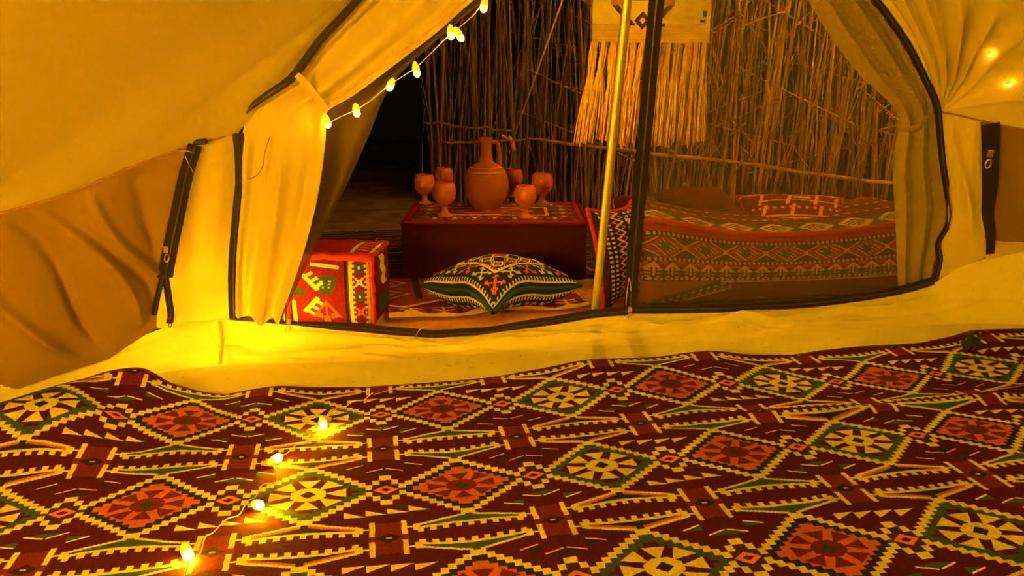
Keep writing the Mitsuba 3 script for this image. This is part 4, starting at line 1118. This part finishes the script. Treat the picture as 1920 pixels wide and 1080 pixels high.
HB = 3.36
hp_ = Plane((0, HB, 0), (0, 1, 0))
hl, hr, hlow = hp_.at(1110, 80), hp_.at(1331, 80), hp_.at(1110, 80)[2]
hw = hr[0] - hl[0]
HANG = thing('wall_hanging', 'cream woven wall hanging with a long fringe behind the steel pole', 'wall hanging')
u, v = np.meshgrid(np.linspace(0, 1, 40), np.linspace(0, 0.75, 40))
P = np.stack([hl[0] + hw * u, HB + 0.012 * np.sin(u * 7 + v * 3), hlow + v], -1)
put('woven_panel', grid_mesh(P), 'hanging_wool', HANG, smooth=True, uv=np.stack([u.ravel(), v.ravel()], 1))
put('rod', tube([[hl[0] - .05, HB, hlow + .76], [hr[0] + .05, HB, hlow + .76]], 0.012, 10), 'wood', HANG)
cr = np.array([[hl[0], HB, hlow + .77], (p1 + pd * .72) + [0, .02, 0], [hr[0], HB, hlow + .77]])
put('hanging_cord', tube(cr, 0.003, 6), 'cord', HANG)
nt = 13
for k in range(nt):
    x = hl[0] + hw * (k + 0.5) / nt + rng.normal(0, .003)
    tilt = -0.045 + 0.03 * k / nt + rng.normal(0, .014)
    ln = 0.405 + rng.normal(0, .008) + 0.01 * k / nt
    sub = []
    for s_ in range(22):
        o, e = rng.normal(0, .006, 2), rng.normal(0, .013, 2)
        q = np.array([[x + o[0], HB + o[1], hlow + .004], [x + o[0] * 1.4 + tilt * .2, HB + o[1], hlow - ln * .18], [x + tilt * .55 + e[0] * .8, HB + e[1] * .6, hlow - ln * .55], [x + tilt + e[0] * 1.2, HB + e[1], hlow - ln + rng.normal(0, .008)]])
        sub.append(tube(smooth_poly(q, 9), [0.0035, .004, .0045, .0045, .004, .004, .004, .0035, .003], 5))
    put('tassel', join(*sub), 'fringe_wool', HANG, smooth=True)

ROPE = thing('guy_rope', 'thin twisted guy rope slanting down beside the jug', 'rope')
r0 = EYE + ray(1062, -20) * (2.95 / ray(1062, -20)[1]); r1 = EYE + ray(962, 262) * (4.55 / ray(962, 262)[1])
r2 = np.array([r1[0] + .03, r1[1] + .95, 0.0])
put('cord', tube(poly([r0, r1, r2], 30), 0.0035, 6), 'cord', ROPE)
rr = r1 + (r1 - r0) * 0.02
put('runner', join(tube([rr + [-.02, 0, .03], rr + [0, 0, -.01], rr + [.01, 0, -.05]], [.008, .014, .01], 8), tube([rr + [-.06, 0, .035], rr], [.006, .008], 8)), 'fringe_wool', ROPE, label='pale rope runner')
put('peg', tube([r2 + [0, 0, .1], r2 + [0.02, -.02, -.1]], 0.006, 8), 'zinc', ROPE)

# ------------------------------------------------------------------ reed fence
FENCE = thing('reed_fence', 'screen of dry upright reeds standing behind the low table', 'fence')
fl, fr = np.array([0.30, 6.75]), np.array([4.5, 4.42])
fd = (fr - fl) / np.linalg.norm(fr - fl); fn = np.array([-fd[1], fd[0]]); FL = np.linalg.norm(fr - fl)


def reed_mesh(s, off, h, lean, r, z0=-0.03, side=6, bend=0.05, seg=7):
    t_ = np.linspace(0, 1, seg)
    b = rng.normal(0, bend, 2)
    c = fl + fd * s + fn * off
    p = np.stack([c[0] + fd[0] * (lean * h * t_ + b[0] * t_ ** 2) + fn[0] * b[1] * t_ ** 2, c[1] + fd[1] * (lean * h * t_ + b[0] * t_ ** 2) + fn[1] * b[1] * t_ ** 2, z0 + h * t_], 1)
    rad = r * (1 - 0.35 * t_); rad[1::2] *= 0.88
    return tube(p, rad, side)


for k in range(300):
    s = .25 + (FL - .25) * (k + rng.uniform(.0, 1)) / 300
    right = s / FL
    m = reed_mesh(s, rng.normal(0, .07), rng.uniform(1.5, 2.5), rng.normal(0.02, .035 + .085 * right), rng.uniform(.006, .0155), bend=0.05 + .10 * right)
    put('reed', m, f'reed_{int(rng.integers(0, 4))}', FENCE, smooth=True)
th = []
for k in range(330):
    s = rng.uniform(.35, FL)
    right = s / FL
    z0 = -0.03 if rng.uniform() < .6 else rng.uniform(0, 1.1)
    th.append(reed_mesh(s, rng.normal(-.02, .13), rng.uniform(.4, 1.8), rng.normal(0, .10 + .16 * right), rng.uniform(.0018, .0045), z0, 4, .12, 6))
for k in range(150):                            # broken leaves and stalks that lie across
    s = rng.uniform(FL * .35, FL); z0 = rng.uniform(.3, 1.5)
    th.append(reed_mesh(s, rng.normal(-.15, .06), rng.uniform(.12, .45), rng.normal(0, 1.6), rng.uniform(.002, .007), z0, 4, .1, 5))
put('thin_stems', join(*th), 'reed_2', FENCE, smooth=True, kind='stuff', label='thin dry stems and leaves tangled among the reeds')


def fpt(x, y, off=-0.14):
    d = ray(x, y); c = fl + fn * off
    t_ = ((c - EYE[:2]) @ fn) / (d[:2] @ fn); return EYE + d * t_


for a, b, r in (((1005, 262), (1700, 345), .014), ((795, 230), (960, 245), .009), ((830, 268), (1010, 262), .01)):
    put('rail', tube(poly([fpt(*a), fpt(*b)], 12) + rng.normal(0, .006, (12, 3)), r, 8), 'reed_2', FENCE, smooth=True, label='horizontal cane tied across the reeds')
